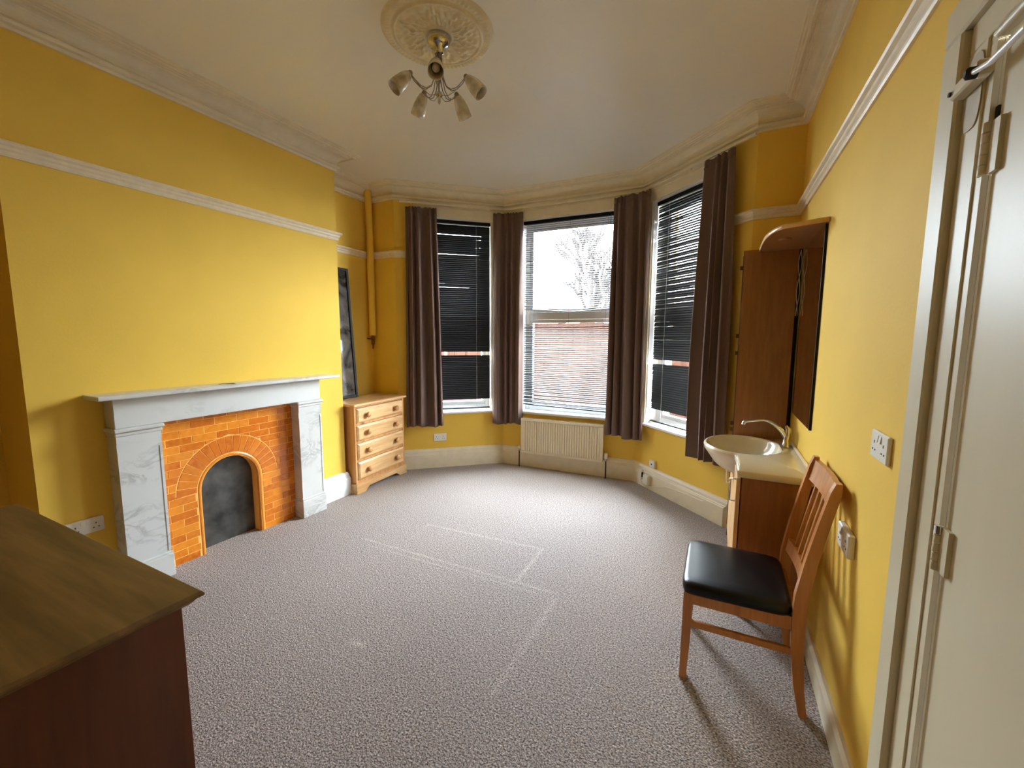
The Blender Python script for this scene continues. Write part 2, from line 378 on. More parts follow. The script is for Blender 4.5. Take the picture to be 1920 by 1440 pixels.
def sweep(mb, path, prof, closed=False):
    """profile (d inward, z) swept along the floor path (room on the left), mitred"""
    n = len(path); path = [Vector(p) for p in path]; offs = []
    for i in range(n):
        a = path[i-1] if (i > 0 or closed) else None; b = path[(i+1) % n] if (i < n-1 or closed) else None
        ns = []
        for (p, q) in ((a, path[i]), (path[i], b)):
            if p is None or q is None: continue
            d = (q-p).normalized(); ns.append(Vector((-d.y, d.x)))
        if len(ns) == 1: offs.append(ns[0])
        else:
            m = (ns[0]+ns[1]); m = m/m.dot(ns[0]); offs.append(m)
    k = len(prof); vs = []
    for i in range(n):
        for (d, z) in prof: vs.append((path[i].x+offs[i].x*d, path[i].y+offs[i].y*d, z))
    fs = []
    for i in range(n if closed else n-1):
        j = (i+1) % n
        for q in range(k-1): fs.append((i*k+q, j*k+q, j*k+q+1, i*k+q+1))
    if not closed: fs.append(tuple(range(k))); fs.append(tuple(range((n-1)*k, n*k))[::-1])
    mb.add(vs, fs)
    return mb

# ------------------------------------------------------------------ room shell
TH = .30
def wallseg(name, A, B, holes=(), th=TH, ext0=0, ext1=0, extra=None):
    Fm = frame(A, B); L = (Vector(B)-Vector(A)).length; mb = MB(Fm); x = -ext0
    for (x0, x1, z0, z1) in holes:
        mb.box(x, x0, -th, 0, 0, H+.1)
        if z0 > 0: mb.box(x0, x1, -th, 0, 0, z0)
        mb.box(x0, x1, -th, 0, z1, H+.1); x = x1
    mb.box(x, L+ext1, -th, 0, 0, H+.1)
    if extra: extra(mb)
    return mb.build(name, MT['wall'], kind='structure')
# the right wall holds the doorway (y 0.43..1.21)
wallseg('wall_right', P[0], P[1], [(0.43+2.9, 1.21+2.9, 0, 2.085)], th=.12, ext1=.3)
wallseg('wall_far_right', P[1], P[2], th=.3)
wallseg('wall_bay_right', P[2], P[3], [(OE[0], OE[1], WZ0, WZ1)], ext1=.12)
wallseg('wall_bay_centre', P[3], P[4], [(OD[0], OD[1], WZ0, WZ1)])
wallseg('wall_bay_left', P[4], P[5], [(OC[0], OC[1], WZ0, WZ1)], ext0=.12)
wallseg('wall_far_left', P[5], P[6], ext1=.3)
wallseg('wall_alcove', P[6], P[7], th=.25)
cb = MB()
for (y0, y1, z0, z1) in ((.79, 1.5, 0, H+.1), (1.96, 2.78, 0, H+.1), (1.5, 1.96, .67, H+.1)): cb.box(-3.7, -3.14, y0, y1, z0, z1)
cb.box(-3.7, -3.3, 1.5, 1.96, 0, .67)
cb.build('wall_chimney_breast', MT['wall'], kind='structure')
wallseg('wall_left', P[10], P[11], th=.2)
wallseg('wall_back', P[11], P[0], th=.2, ext0=.2, ext1=.2)
fl = MB(); pts = [tuple(p) for p in P]
fl.prism([(-3.8, -3.1), (.6, -3.1), (.6, 3.7), (.2, 3.7), (-.7, 4.6), (-2.32, 4.55), (-3.25, 3.72), (-3.8, 3.72)], -.06, 0, 'z')
fl.build('floor', MT['carpet'], kind='structure')
ce = MB(); ce.prism([(-3.8, -3.1), (.75, -3.1), (.75, 3.9), (.25, 3.9), (-.6, 4.78), (-2.45, 4.72), (-3.4, 3.9), (-3.8, 3.9)], H, H+.12, 'z')
ce.build('ceiling', MT['ceil'], kind='structure')

# cornice
CP = [(0, 2.955), (.014, 2.955), (.018, 2.966), (.016, 2.972), (.034, 2.976), (.038, 2.992), (.034, 3.0), (.018, 3.002), (.018, 3.010)]
for i in range(7):
    a = PI/2*i/6; CP.append((.020+.072*(1-math.cos(a)), 3.010+.062*math.sin(a)))
CP += [(.094, 3.080), (.106, 3.080), (.109, 3.088), (.116, 3.088), (.120, 3.080), (.132, 3.080), (.137, 3.092), (.148, 3.094), (.152, 3.102), (.162, 3.104), (.164, H+.005), (0, H+.005)]
sweep(MB(), P, CP, True).build('trim_1', MT['cream'], kind='structure', label='cream moulded plaster cornice running round the ceiling')
# picture rails
RP = [(0, 2.358), (.010, 2.358), (.014, 2.368), (.012, 2.382), (.020, 2.390), (.022, 2.402), (.034, 2.410), (.038, 2.420), (.034, 2.428), (0, 2.428)]
eE = P[2]+(P[3]-P[2])*(.26/LE)
sweep(MB(), [P[0]+Vector((0, 0)), P[1], P[2], eE], RP).build('trim_2', MT['rail'], kind='structure')
eC = P[5]+(P[4]-P[5])*(.25/LC)
sweep(MB(), [eC, P[5], P[6], P[7], P[8], P[9], P[10], P[11]], RP).build('trim_3', MT['rail'], kind='structure')
# skirting
BP = [(0, 0), (.032, 0), (.032, .155), (.028, .163), (.028, .170), (.024, .176), (.022, .196), (.016, .208), (.012, .216), (0, .222)]
sweep(MB(), [(.13, 3.6), P[2], P[3], P[4], P[5], P[6], P[7]], BP).build('baseboard_bay', MT['cream'], kind='structure')
sweep(MB(), [P[7]+Vector((0, .0)), P[8], (-3.14, 2.43)], BP).build('baseboard_chimney', MT['white'], kind='structure')
sweep(MB(), [(-3.14, 1.09), P[9], P[10], P[11]], BP).build('baseboard_left', MT['white'], kind='structure')
sweep(MB(), [(.46, 1.39), (.46, 3.5)], [(0, 0), (.022, 0), (.022, .10), (.012, .118), (0, .12)]).build('baseboard_right', MT['cream'], kind='structure')

# cream boards over and beside the windows
hb = MB()
for Fm, L, o in ((F_E, LE, OE), (F_D, LD, OD), (F_C, LC, OC)):
    hb.M = Fm
    a = .0 if Fm is not F_E else o[0]-.05; b2 = L if Fm is not F_C else o[1]+.05
    hb.box(a, b2, 0, .016, WZ1-.005, 2.955); hb.box(a, b2, .016, .026, 2.90, 2.915); hb.box(a, b2, .016, .022, WZ1-.005, WZ1+.02)
    for (x0, x1) in ((o[0]-.05, o[0]), (o[1], o[1]+.05)): hb.box(x0, x1, 0, .014, WZ0, WZ1)
hb.build('trim_4', MT['cream'], kind='structure')

# ------------------------------------------------------------------ windows
def window(n, Fm, o, transom, label):
    x0, x1 = o; fy0, fy1 = -.21, -.13
    mb = MB(Fm)
    mb.box(x0, x0+.055, fy0, fy1, WZ0, WZ1, .006); mb.box(x1-.055, x1, fy0, fy1, WZ0, WZ1, .006)
    mb.box(x0+.055, x1-.055, fy0, fy1, WZ0, WZ0+.06, .006); mb.box(x0+.055, x1-.055, fy0, fy1, WZ1-.07, WZ1, .006)
    mb.box(x0+.055, x1-.055, fy0, fy1, transom-.045, transom+.045, .006)
    fr = mb.build('window_%d' % n, MT['upvc'], off=Fm @ Vector(((x0+x1)/2, -.17, WZ0)), kind='structure', label=label)
    for (z0, z1) in ((WZ0+.06, transom-.045), (transom+.045, WZ1-.07)):
        sb = MB(Fm); a, b2 = x0+.055, x1-.055
        sb.box(a, a+.035, fy0+.02, fy1-.01, z0, z1); sb.box(b2-.035, b2, fy0+.02, fy1-.01, z0, z1)
        sb.box(a+.035, b2-.035, fy0+.02, fy1-.01, z0, z0+.035); sb.box(a+.035, b2-.035, fy0+.02, fy1-.01, z1-.035, z1)
        sb.build('sash', MT['upvc'], fr)
        MB(Fm).box(a+.03, b2-.03, -.172, -.166, z0+.03, z1-.03).build('pane', MT['glass'], fr)
    # boarded reveal lining and sill
    rv = MB(Fm); rv.box(x0, x0+.008, -.13, 0, WZ0, WZ1); rv.box(x1-.008, x1, -.13, 0, WZ0, WZ1); rv.box(x0, x1, -.13, 0, WZ1-.008, WZ1)
    rv.build('reveal_lining', MT['upvc'], fr)
    MB(Fm).box(x0-.03, x1+.03, -.13, .035, WZ0-.022, WZ0+.004, .006).build('window_sill', MT['white'], fr)
window(1, F_C, OC, 1.752, 'narrow left bay window with white frame behind a shut black blind')
window(2, F_D, OD, 1.752, 'wide centre bay window with white frame and bright garden view')
window(3, F_E, OE, 1.752, 'narrow right bay window with white frame behind a shut black blind')

# ------------------------------------------------------------------ venetian blinds
def slat_mesh(L, w, sag=0.0, n=3, seg=1):
    mb = MB(); vs = []; th = .0007
    for i in range(seg+1):
        X = L*i/seg; s = -sag*math.sin(PI*i/seg)**2*(1+.25*math.sin(5.3*i/seg))
        for k in range(n+1):
            y = -w/2+w*k/n; c = .0022*(1-(2*y/w)**2); vs.append((X, y, s+c))
        for k in range(n, -1, -1):
            y = -w/2+w*k/n; c = .0022*(1-(2*y/w)**2)-th; vs.append((X, y, s+c))
    q = 2*(n+1); fs = []
    for i in range(seg):
        for k in range(q): fs.append((i*q+k, i*q+(k+1) % q, (i+1)*q+(k+1) % q, (i+1)*q+k))
    fs.append(tuple(range(q))); fs.append(tuple(range(seg*q, (seg+1)*q))[::-1])
    mb.add(vs, fs, True)
    me = bpy.data.meshes.new('slat'); me.from_pydata(mb.v, [], mb.f); me.update(); me.materials.append(MT['blind'])
    return me
def blind(Fm, o, tilt, skip, label, label_short, sagzones=(), zbot=WZ0+.03, botskew=0):
    x0, x1 = o[0]+.012, o[1]-.012; L = x1-x0; Y = -.055
    base = Fm @ Vector(((x0+x1)/2, Y, WZ0)); t = thing('venetian_blind', label, 'blind', base, 'venetian blinds in the bay')
    MB(Fm).box(x0-.004, x1+.004, Y-.02, Y+.02, WZ1-.045, WZ1-.010, .003).build('head_rail', MT['black'], t)
    me0 = slat_mesh(L, .025); meS = [slat_mesh(L, .025, sg, seg=10) for sg in (.006, .014, .024)]
    rot = Fm.to_3x3().to_4x4()
    z = WZ1-.065; i = 0; pitch = .0215
    while z > zbot+.03:
        if not any(a < z < b2 for a, b2 in skip):
            sg = 0
            for (a, b2, k) in sagzones:
                if a < z < b2: sg = k
            ob = bpy.data.objects.new('slat', meS[sg-1] if sg else me0); COL.objects.link(ob); ob.parent = t
            zz = z+(random.uniform(-.0008, .0008) if not sg else 0)
            tl = tilt+random.uniform(-.014, .014)
            skew = botskew*max(0, (1.0-z)) if botskew else 0
            mm = rot @ Matrix.Rotation(tl, 4, 'X') @ Matrix.Rotation(random.uniform(-.004, .004)+skew, 4, 'Y')
            mm.translation = (Fm @ Vector((x0, Y, zz)))-base
            ob.matrix_local = mm
        z -= pitch; i += 1
    br = MB(Fm); zz = zbot
    br.prism([(x0, zz-.006-botskew*0), (x1, zz-.006-botskew*.5), (x1, zz+.006-botskew*.5), (x0, zz+.006)], Y-.012, Y+.012, 'y')
    br.build('bottom_rail', MT['black'], t)
    for fx in (.12, .5, .88) if L > .9 else (.2, .8):
        MB(Fm).tube([(x0+L*fx, Y+.0135, WZ1-.05), (x0+L*fx, Y+.0135, zbot)], .0009, 5).build('ladder_cord', MT['cord'] if L < .9 else MT['blind'], t)
    wx = x0+(.1 if L > .9 else .14)
    MB(Fm).tube([(wx, Y+.022, WZ1-.04), (wx, Y+.026, 1.9)], .003, 6).build('tilt_wand', MT['blind'], t)
    return t
blind(F_C, OC, -1.22, ((1.29, 1.335), (.62, .775)), 'black venetian blind over the narrow window beside the pine chest', 'left')
blind(F_D, OD, -.42, ((1.66, 1.80),), 'wide open venetian blind over the bright centre window above the radiator', 'centre',
      sagzones=((1.80, 1.86, 3), (1.86, 1.98, 2), (1.98, 2.2, 1), (1.60, 1.66, 1)), zbot=.70, botskew=-.05)
blind(F_E, OE, -1.16, ((1.24, 1.285), (.62, .79)), 'black venetian blind over the narrow window nearest the wash basin', 'right')

# ------------------------------------------------------------------ curtains
def curtain(path, z0, z1, label, pleats, amp=.03, flare=1.0, seed=1, bulge=0):
    rnd = random.Random(seed); path = [Vector(p) for p in path]
    segs = [(path[i+1]-path[i]).length for i in range(len(path)-1)]; T = sum(segs)
    def at(t):
        d = t*T
        for i, s in enumerate(segs):
            if d <= s or i == len(segs)-1:
                a, b2 = path[i], path[i+1]; dr = (b2-a).normalized(); return a+dr*d, Vector((-dr.y, dr.x))
            d -= s
    ph = [rnd.uniform(-.5, .5) for _ in range(pleats+2)]; am = [rnd.uniform(.45, 1.3) for _ in range(pleats+2)]
    NU = pleats*16; NV = 44; vs = []
    for j in range(NV+1):
        v = j/NV; z = z1+(z0-z1)*v
        k = min(1, v/.05); head = 1-k
        for i in range(NU+1):
            t = i/NU; q = pleats*min(1, max(0, t+.055*math.sin(2*PI*t*1.4+seed)-.055*math.sin(seed)*(1-t))); p0 = int(min(q, pleats-1)); fr = q-p0
            a_ = am[p0]*(1-fr)+am[p0+1]*fr; p_ = ph[p0]*(1-fr)+ph[p0+1]*fr
            wv = math.sin(2*PI*q+p_*1.4+.5*math.sin(v*3+seed))
            wv = math.copysign(abs(wv)**.75, wv)
            d = amp*a_*wv*(.35+.65*min(1, v*2.2+.25))*(1-.55*head)
            if v < .045: d += .006*math.sin(2*PI*q*2.7+seed)
            tt = .5+(t-.5)*(1+(flare-1)*v)
            pos, n = at(max(-.2, min(1.2, tt)))
            if tt < 0: pos, n = at(0); pos = pos+(path[0]-path[1]).normalized()*(-tt*T)
            if tt > 1: pos, n = at(1); pos = pos+(path[-1]-path[-2]).normalized()*((tt-1)*T)
            lat = (path[-1]-path[0]).normalized()*.012*math.sin(4*PI*q+p_)*v
            wob = .012*math.sin(v*5+seed+t*2)*v
            pz = z-.010*math.sin(7*t+seed)*v
            p3 = pos+n*(d+wob)+lat
            if v == 0: pz += .006*math.sin(2*PI*q*2)
            vs.append((p3.x, p3.y, pz))
    W = NU+1; fs = [(j*W+i, j*W+i+1, (j+1)*W+i+1, (j+1)*W+i) for j in range(NV) for i in range(NU)]
    mid, n = at(.5)
    t = thing('curtain', label, 'curtain', (mid.x, mid.y, z0), 'brown curtains in the bay')
    MB().add(vs, fs, True).build('drape', MT['curtain'], t, solid=.003)
    # stitched heading tape
    tape = []
    for i in range(NU+1):
        x, y, z = vs[2*W+i]; _, n = at(i/NU); tape.append((x+n.x*.003, y+n.y*.003))
    tv = [(x, y, z1-.055) for x, y in tape]+[(x, y, z1-.068) for x, y in tape]
    MB().add(tv, [(i, i+1, W+i+1, W+i) for i in range(NU)], True).build('heading_tape', MT['curtain'], t, solid=.002)
    return t
def loc(Fm, x, y): q = Fm @ Vector((x, y, 0)); return (q.x, q.y)
curtain([loc(F_E, .125, .075), loc(F_E, .435, .075)], .50, 2.90, 'long brown gathered curtain nearest the wash basin', 4, .044, 1.36, 3)
curtain([loc(F_E, 1.06, .08), (P[3].x-.04, P[3].y-.13), loc(F_D, .29, .07)], .475, 2.895, 'brown gathered curtain at the corner between radiator and shut right window', 4, .036, 1.06, 5)
curtain([loc(F_D, 1.285, .055), (P[4].x+.045, P[4].y-.11), loc(F_C, .14, .08)], .50, 2.875, 'brown gathered curtain at the corner between shut left window and radiator', 4, .036, 1.05, 9)
curtain([loc(F_C, .765, .09), loc(F_C, 1.09, .09)], .50, 2.875, 'brown gathered curtain hanging beside the pine chest of drawers', 4, .040, 1.26, 12)
# curtain track
tk = thing('curtain_track', 'slim cream curtain track following the three sides of the bay', 'curtain rail', (-1.5, 4.3, 2.9))
tr = [loc(F_E, -.03, .06), loc(F_E, LE-.03, .06), loc(F_D, LD-.03, .06), loc(F_C, LC-.06, .06)]
sweep(MB(), tr, [(-.008, 2.918), (.008, 2.918), (.008, 2.934), (-.008, 2.934)]).build('track', MT['cream'], tk)
for Fm, L in ((F_E, LE), (F_D, LD), (F_C, LC)):
    for fx in (.15, .5, .85): MB(Fm).box(L*fx-.008, L*fx+.008, .014, .056, 2.922, 2.934).build('bracket', MT['cream'], tk)

# ------------------------------------------------------------------ radiator
def radiator():
    x0, x1 = .33, 1.27; y0, y1 = .045, .115; z0, z1 = .175, .585
    t = thing('radiator', 'cream ribbed panel radiator under the wide centre window', 'radiator', F_D @ Vector((.8, .08, 0)))
    mb = MB(F_D); n = 32; a = x0+.03; w_ = (x1-x0-.06)/n
    prof = [(x0, y1-.012)]
    for i in range(n):
        s = a+i*w_; prof += [(s, y1-.012), (s+.22*w_, y1), (s+.68*w_, y1), (s+.9*w_, y1-.012)]
    prof += [(x1, y1-.012)]
    vs = [(x, y, z0+.03) for x, y in prof]+[(x, y, z1-.03) for x, y in prof]; W = len(prof)
    mb.add(vs, [(i, i+1, W+i+1, W+i) for i in range(W-1)])
    mb.box(x0, x1, y1-.022, y1-.006, z0, z0+.032, .005); mb.box(x0, x1, y1-.022, y1-.006, z1-.032, z1-.004, .005)
    mb.box(x0, x1, y1-.020, y1-.014, z0+.02, z1-.02)
    mb.build('front_panel', MT['rad'], t)
    for sx in (x0-.004, x1-.001): MB(F_D).box(sx, sx+.005, y0+.006, y1-.01, z0+.01, z1-.005).build('side_panel', MT['rad'], t)
    g = MB(F_D); g.box(x0, x1, y0, y0+.006, z1-.008, z1); g.box(x0, x1, y1-.016, y1-.008, z1-.008, z1)
    for i in range(48): s = x0+.01+i*(x1-x0-.02)/47; g.box(s-.003, s+.003, y0+.004, y1-.012, z1-.006, z1-.001)
    g.build('top_grille', MT['rad'], t)
    MB(F_D).box(x0+.01, x1-.01, y0, y0+.014, z0+.01, z1-.02, .004).build('rear_panel', MT['rad'], t)
    for px, sgn in ((x0-.035, 1), (x1+.035, -1)):
        MB(F_D).tube([(px, .075, 0), (px, .075, .16), (px, .075, .195)], .0075, 8).build('feed_pipe', MT['pipe'], t)
        v = MB(F_D).lathe([(.008, 0), (.012, .004), (.012, .026), (.008, .03)], (px, .075, .188)); v.M = F_D
        v.tube([(px, .075, .205), (px+sgn*.04, .075, .205)], .008, 8)
        va = v.build('valve', MT['chrome'], t)
        if sgn == 1:
            MB(F_D).lathe([(.014, 0), (.019, .006), (.019, .05), (.016, .062), (.006, .064)], (px, .075, .218)).build('valve_cap', MT['socket'], va)
        else: MB(F_D).lathe([(.010, 0), (.012, .006), (.011, .024), (.004, .028)], (px, .075, .218)).build('valve_cap', MT['socket'], va)
    return t
radiator()

# ------------------------------------------------------------------ sockets
def socket(Fm, x, z, label, sw=True, W=.146, Hh=.086, depth=.012, outlets=2):
    t = thing('wall_socket', label, 'socket', Fm @ Vector((x, 0, z-Hh/2)), 'double wall sockets')
    MB(Fm).box(x-W/2, x+W/2, 0, depth, z-Hh/2, z+Hh/2, .004).build('face_plate', MT['socket'], t)
    for s in (-1, 1):
        if sw:
            m_ = MB(Fm); xx = x+s*.012
            m_.prism([(depth-.001, z+.012), (depth+.0045, z+.012), (depth+.0015, z+.034), (depth-.001, z+.034)], xx-.008, xx+.008, 'x')
            m_.build('rocker_switch', MT['socket'], t)
        c = x+s*W*.27; ph = MB(Fm)
        ph.box(c-.002, c+.002, depth-.001, depth+.0008, z+.004, z+.013)
        for e in (-1, 1): ph.box(c+e*.011-.0035, c+e*.011+.0035, depth-.001, depth+.0008, z-.018, z-.013)
        ph.build('pin_holes', MT['dark'], t)
    return t
F_Rw = frame(P[0], P[1]); F_Lw = frame(P[8], P[9])
socket(F_Rw, 1.61+2.9, 1.176, 'white double socket on the right wall beside the door frame, higher of the two')
socket(F_Rw, 1.845+2.9, .775, 'white double socket on the right wall low behind the chair back', depth=.022)
socket(F_Lw, 2.78-.955, .436, 'white double socket low on the chimney wall beside the marble surround', W=.16)
c_s = (Vector((-2.857, 3.902))-P[4]).length
socket(F_C, LC-(P[5]-Vector((-2.857, 3.902))).length, .352, 'white double socket below the shut left window above the skirting')

# small boxes and cable by the right bay skirting
def along_E(x, y): return (Vector((x, y))-P[2]).dot((P[3]-P[2]).normalized())
sx = along_E(-.53, 4.25)
t = thing('telephone_socket', 'small square white telephone socket above the skirting under the right window', 'socket', F_E @ Vector((sx, 0, .235)))
MB(F_E).box(sx-.038, sx+.038, 0, .028, .225, .30, .004).build('face_plate', MT['socket'], t)
MB(F_E).box(sx-.008, sx+.008, .028, .029, .255, .268).build('jack_hole', MT['dark'], t)
s1 = along_E(-.63, 4.34)
t = thing('junction_box', 'upright white junction box on the skirting nearest the radiator', 'junction box', F_E @ Vector((s1, .032, .07)))
MB(F_E).box(s1-.022, s1+.03, .032, .056, .075, .175, .005).build('case', MT['socket'], t)
MB(F_E).box(s1-.024, s1-.020, .034, .054, .10, .15).build('lid_seam', MT['dark'], t)
s2 = along_E(-.555, 4.27)
t = thing('junction_box', 'square white junction box with a cable leaving towards the wash basin', 'junction box', F_E @ Vector((s2, .032, .05)))
MB(F_E).box(s2-.04, s2+.04, .032, .070, .05, .145, .006).build('case', MT['socket'], t)
MB(F_E).box(s2-.036, s2+.036, .070, .074, .054, .141, .004).build('lid', MT['socket'], t)
cb = MB(F_E).tube([(s1, .04, .075), (s1, .045, .045), (s1-.03, .05, .03), (s2-.02, .05, .032), (s2-.055, .045, .045)], .0035, 6)
cb.tube([(s2-.055, .045, .045), (s2-.12, .037, .062), (s2-.2, .037, .085), (s2-.26, .036, .11), (s2-.45, .036, .125), (s2-.7, .036, .135)], .0035, 6)
cb.build('skirting_cable', MT['socket'], off=F_E @ Vector((s2-.3, .04, .03)), label='thin white cable clipped along the right bay skirting', cat='cable')

# ------------------------------------------------------------------ fireplace
fp = thing('fireplace', 'white marble fireplace surround with orange tiles and arched opening', 'fireplace', (-3.05, 1.765, 0))
XF = -3.03; YL0, YL1, YR0, YR1 = 1.085, 1.30, 2.232, 2.445
def pilaster(y0, y1):
    mb = MB(); mb.box(-3.14, XF, y0, y1, .155, .885); mb.build('pilaster', MT['marble'], fp)
    pr = MB()   # raised edge strips down the pilaster front
    for (a, b2) in ((y0, y0+.012), (y1-.014, y1)): pr.box(XF, XF+.003, a, b2, .17, .84)
    pr.build('pilaster_edge', MT['marble'], fp)
    pl = MB(); pl.box(-3.14, XF+.014, y0-.008, y1+.008, 0, .145, .003); pl.box(-3.14, XF+.008, y0-.004, y1+.004, .145, .16, .003); pl.build('plinth', MT['marble'], fp)
    cp = MB(); cp.box(-3.14, XF+.01, y0-.006, y1+.006, .93, .952, .004); cp.box(-3.14, XF+.022, y0-.014, y1+.014, .952, .975, .006)
    cp.box(-3.14, XF+.004, y0, y1, .885, .93); cp.build('capital', MT['marble'], fp)
pilaster(YL0, YL1); pilaster(YR0, YR1)
MB().box(-3.14, XF, YL0, YR1, .975, 1.15, .003).build('lintel', MT['marble'], fp)
MB().box(-3.14, -2.955, 1.0, 2.60, 1.15, 1.174, .004).build('mantel_shelf', MT['marble'], fp)
# tiled insert: backing with arched opening
XT = -3.118; ZC, RI, RO, YC = .446, .20, .350, 1.737
def arch_pts(R, n=20): return [(YC-R*math.cos(PI*i/n), ZC+R*math.sin(PI*i/n)) for i in range(n+1)]
bk = MB(); a_in = arch_pts(RI)
outer = [(YL1-.05, 0), (YL1-.05, .99)]+[(YL1-.05+(YR0-YL1+.1)*i/18, .99) for i in range(1, 18)]+[(YR0+.05, .99), (YR0+.05, 0)]
inner = [(YC-RI, 0)]+a_in+[(YC+RI, 0)]
outer2 = []
n_in = len(inner)
for i in range(n_in):
    t_ = i/(n_in-1)
    if i == 0: outer2.append((YL1-.05, 0))
    elif i == n_in-1: outer2.append((YR0+.05, 0))
    else:
        ang = PI*(i-1)/(n_in-3); dx, dz = -math.cos(ang), math.sin(ang)
        tt = []
        if dx < -1e-6: tt.append((YL1-.05-YC)/dx)
        if dx > 1e-6: tt.append((YR0+.05-YC)/dx)
        if dz > 1e-6: tt.append((.99-ZC)/dz)
        k = min(tt); outer2.append((YC+dx*k, ZC+dz*k))
XG = XT-.0014
# put box corners exactly on the ring
def snap(pts):
    best = min(range(n_in), key=lambda i: abs(pts[i][0]-(YL1-.05))+abs(pts[i][1]-.99)); pts[best] = (YL1-.05, .99)
    best = min(range(n_in), key=lambda i: abs(pts[i][0]-(YR0+.05))+abs(pts[i][1]-.99)); pts[best] = (YR0+.05, .99)
snap(outer2)
vs = [(XG, y, z) for y, z in inner]+[(XG, y, z) for y, z in outer2]+[(-3.23, y, z) for y, z in inner]
fs = [(i, i+1, n_in+i+1, n_in+i) for i in range(n_in-1)]+[(i, 2*n_in+i, 2*n_in+i+1, i+1) for i in range(n_in-1)]
bk.add(vs, fs); bk.build('tile_backing', MT['grout'], fp)
# rounded glazed edge round the arch
ed = [(YC-RI-.012, 0)]+arch_pts(RI+.012)+[(YC+RI+.012, 0)]
MB().tube([(XT-.0145, y, z) for y, z in ed], .0165, 12).build('arch_edging', MT['tile'][2], fp)
rnd = random.Random(4)
def circ(z): 
    h = z-ZC
    if h <= 0: return RO if h > -.001 else None
    return math.sqrt(max(0, RO*RO-h*h)) if h < RO else None
nt_ = 0
def tile(poly):
    global nt_
    ys = [p[0] for p in poly]; zs = [p[1] for p in poly]
    if max(ys)-min(ys) < .012 or max(zs)-min(zs) < .008: return
    MB().prism(poly, XT-.02, XT+rnd.uniform(-.0008, .0008), 'x', inset=.0018).build('tile', rnd.choice(MT['tile']), fp); nt_ += 1
CH = .0497; g = .0022; TL = .152
for row in range(20):
    z1_ = .99-row*CH-g/2; z0_ = z1_-CH+g
    if z1_ < 0: break
    z0_ = max(z0_, 0)
    y = YL1-.02-(.076 if row % 2 else 0)-rnd.uniform(0, .01)
    while y < YR0+.01:
        a, b2 = max(y+g/2, YL1-.005), min(y+TL-g/2, YR0+.005); y += TL
        if b2-a < .012: continue
        nz = 4; Zs = [z0_+(z1_-z0_)*i/nz for i in range(nz+1)]
        def half(z):
            if z >= ZC: return circ(z)
            return RI+.026      # below the springing the courses run up to the rounded edge
        hs = []
        for z in Zs:
            h_ = half(z); hs.append(h_)
        if all(h_ is None or a > YC+h_ or b2 < YC-h_ for h_ in hs):
            tile([(a, z0_), (b2, z0_), (b2, z1_), (a, z1_)]); continue
        # left piece
        L_ = [(min(b2, YC-(h_ if h_ is not None else 0)-(g/2 if h_ is not None else 0)), z) for h_, z in zip(hs, Zs)]
        if b2 > YC and a < YC: L_ = [(min(y_, YC-g/2), z) for y_, z in L_]
        L_ = [(y_, z) for y_, z in L_ if y_ > a+.004]
        if len(L_) >= 2: tile([(a, L_[0][1])]+L_+[(a, L_[-1][1])])
        R_ = [(max(a, YC+(h_ if h_ is not None else 0)+(g/2 if h_ is not None else 0)), z) for h_, z in zip(hs, Zs)]
        R_ = [(y_, z) for y_, z in R_ if y_ < b2-.004]
        if len(R_) >= 2: tile([(b2, R_[0][1])]+R_+[(b2, R_[-1][1])])
NVs = 19
for i in range(NVs):
    a0 = PI*i/NVs+.007; a1 = PI*(i+1)/NVs-.007; ri = RI+.027; ro = RO-.004
    pp = [(YC-ri*math.cos(a0), ZC+ri*math.sin(a0)), (YC-ro*math.cos(a0), ZC+ro*math.sin(a0)),
          (YC-ro*math.cos((a0+a1)/2), ZC+ro*math.sin((a0+a1)/2)), (YC-ro*math.cos(a1), ZC+ro*math.sin(a1)), (YC-ri*math.cos(a1), ZC+ri*math.sin(a1))]
    MB().prism(pp, XT-.02, XT+.001, 'x', inset=.002).build('tile', rnd.choice(MT['tile'][:2]+MT['tile'][3:]), fp)
# metal board closing the arch
bd = MB(); pts2 = [(YC-RI+.001, .0)]+arch_pts(RI-.001)+[(YC+RI-.001, .0)]
bd.prism(pts2, -3.214, -3.204, 'x', inset=.002)
bd.build('fireplace_board', MT['iron'], off=(-3.21, YC, 0), label='scuffed black metal board closing the arched fireplace opening', cat='fire board')
st = MB(); st.add([(-3.06, 1.66, 1.1745), (-3.05, 1.665, 1.1745), (-2.99, 1.72, 1.181), (-2.975, 1.73, 1.1745), (-2.985, 1.735, 1.1745), (-3.06, 1.675, 1.176),
                   (-3.06, 1.66, 1.1752), (-3.05, 1.665, 1.1752), (-2.99, 1.72, 1.1818), (-2.975, 1.73, 1.1752), (-2.985, 1.735, 1.1752), (-3.06, 1.675, 1.1768)],
                  [(0, 1, 2, 5), (2, 3, 4, 5), (6, 7, 8, 11), (8, 9, 10, 11), (0, 1, 7, 6), (1, 2, 8, 7), (2, 3, 9, 8), (3, 4, 10, 9), (4, 5, 11, 10), (5, 0, 6, 11)])
st.build('paper_strip', MT['paper'], off=(-3.0, 1.7, 1.1745), label='thin dark strip lying on the marble mantel shelf', cat='scrap')

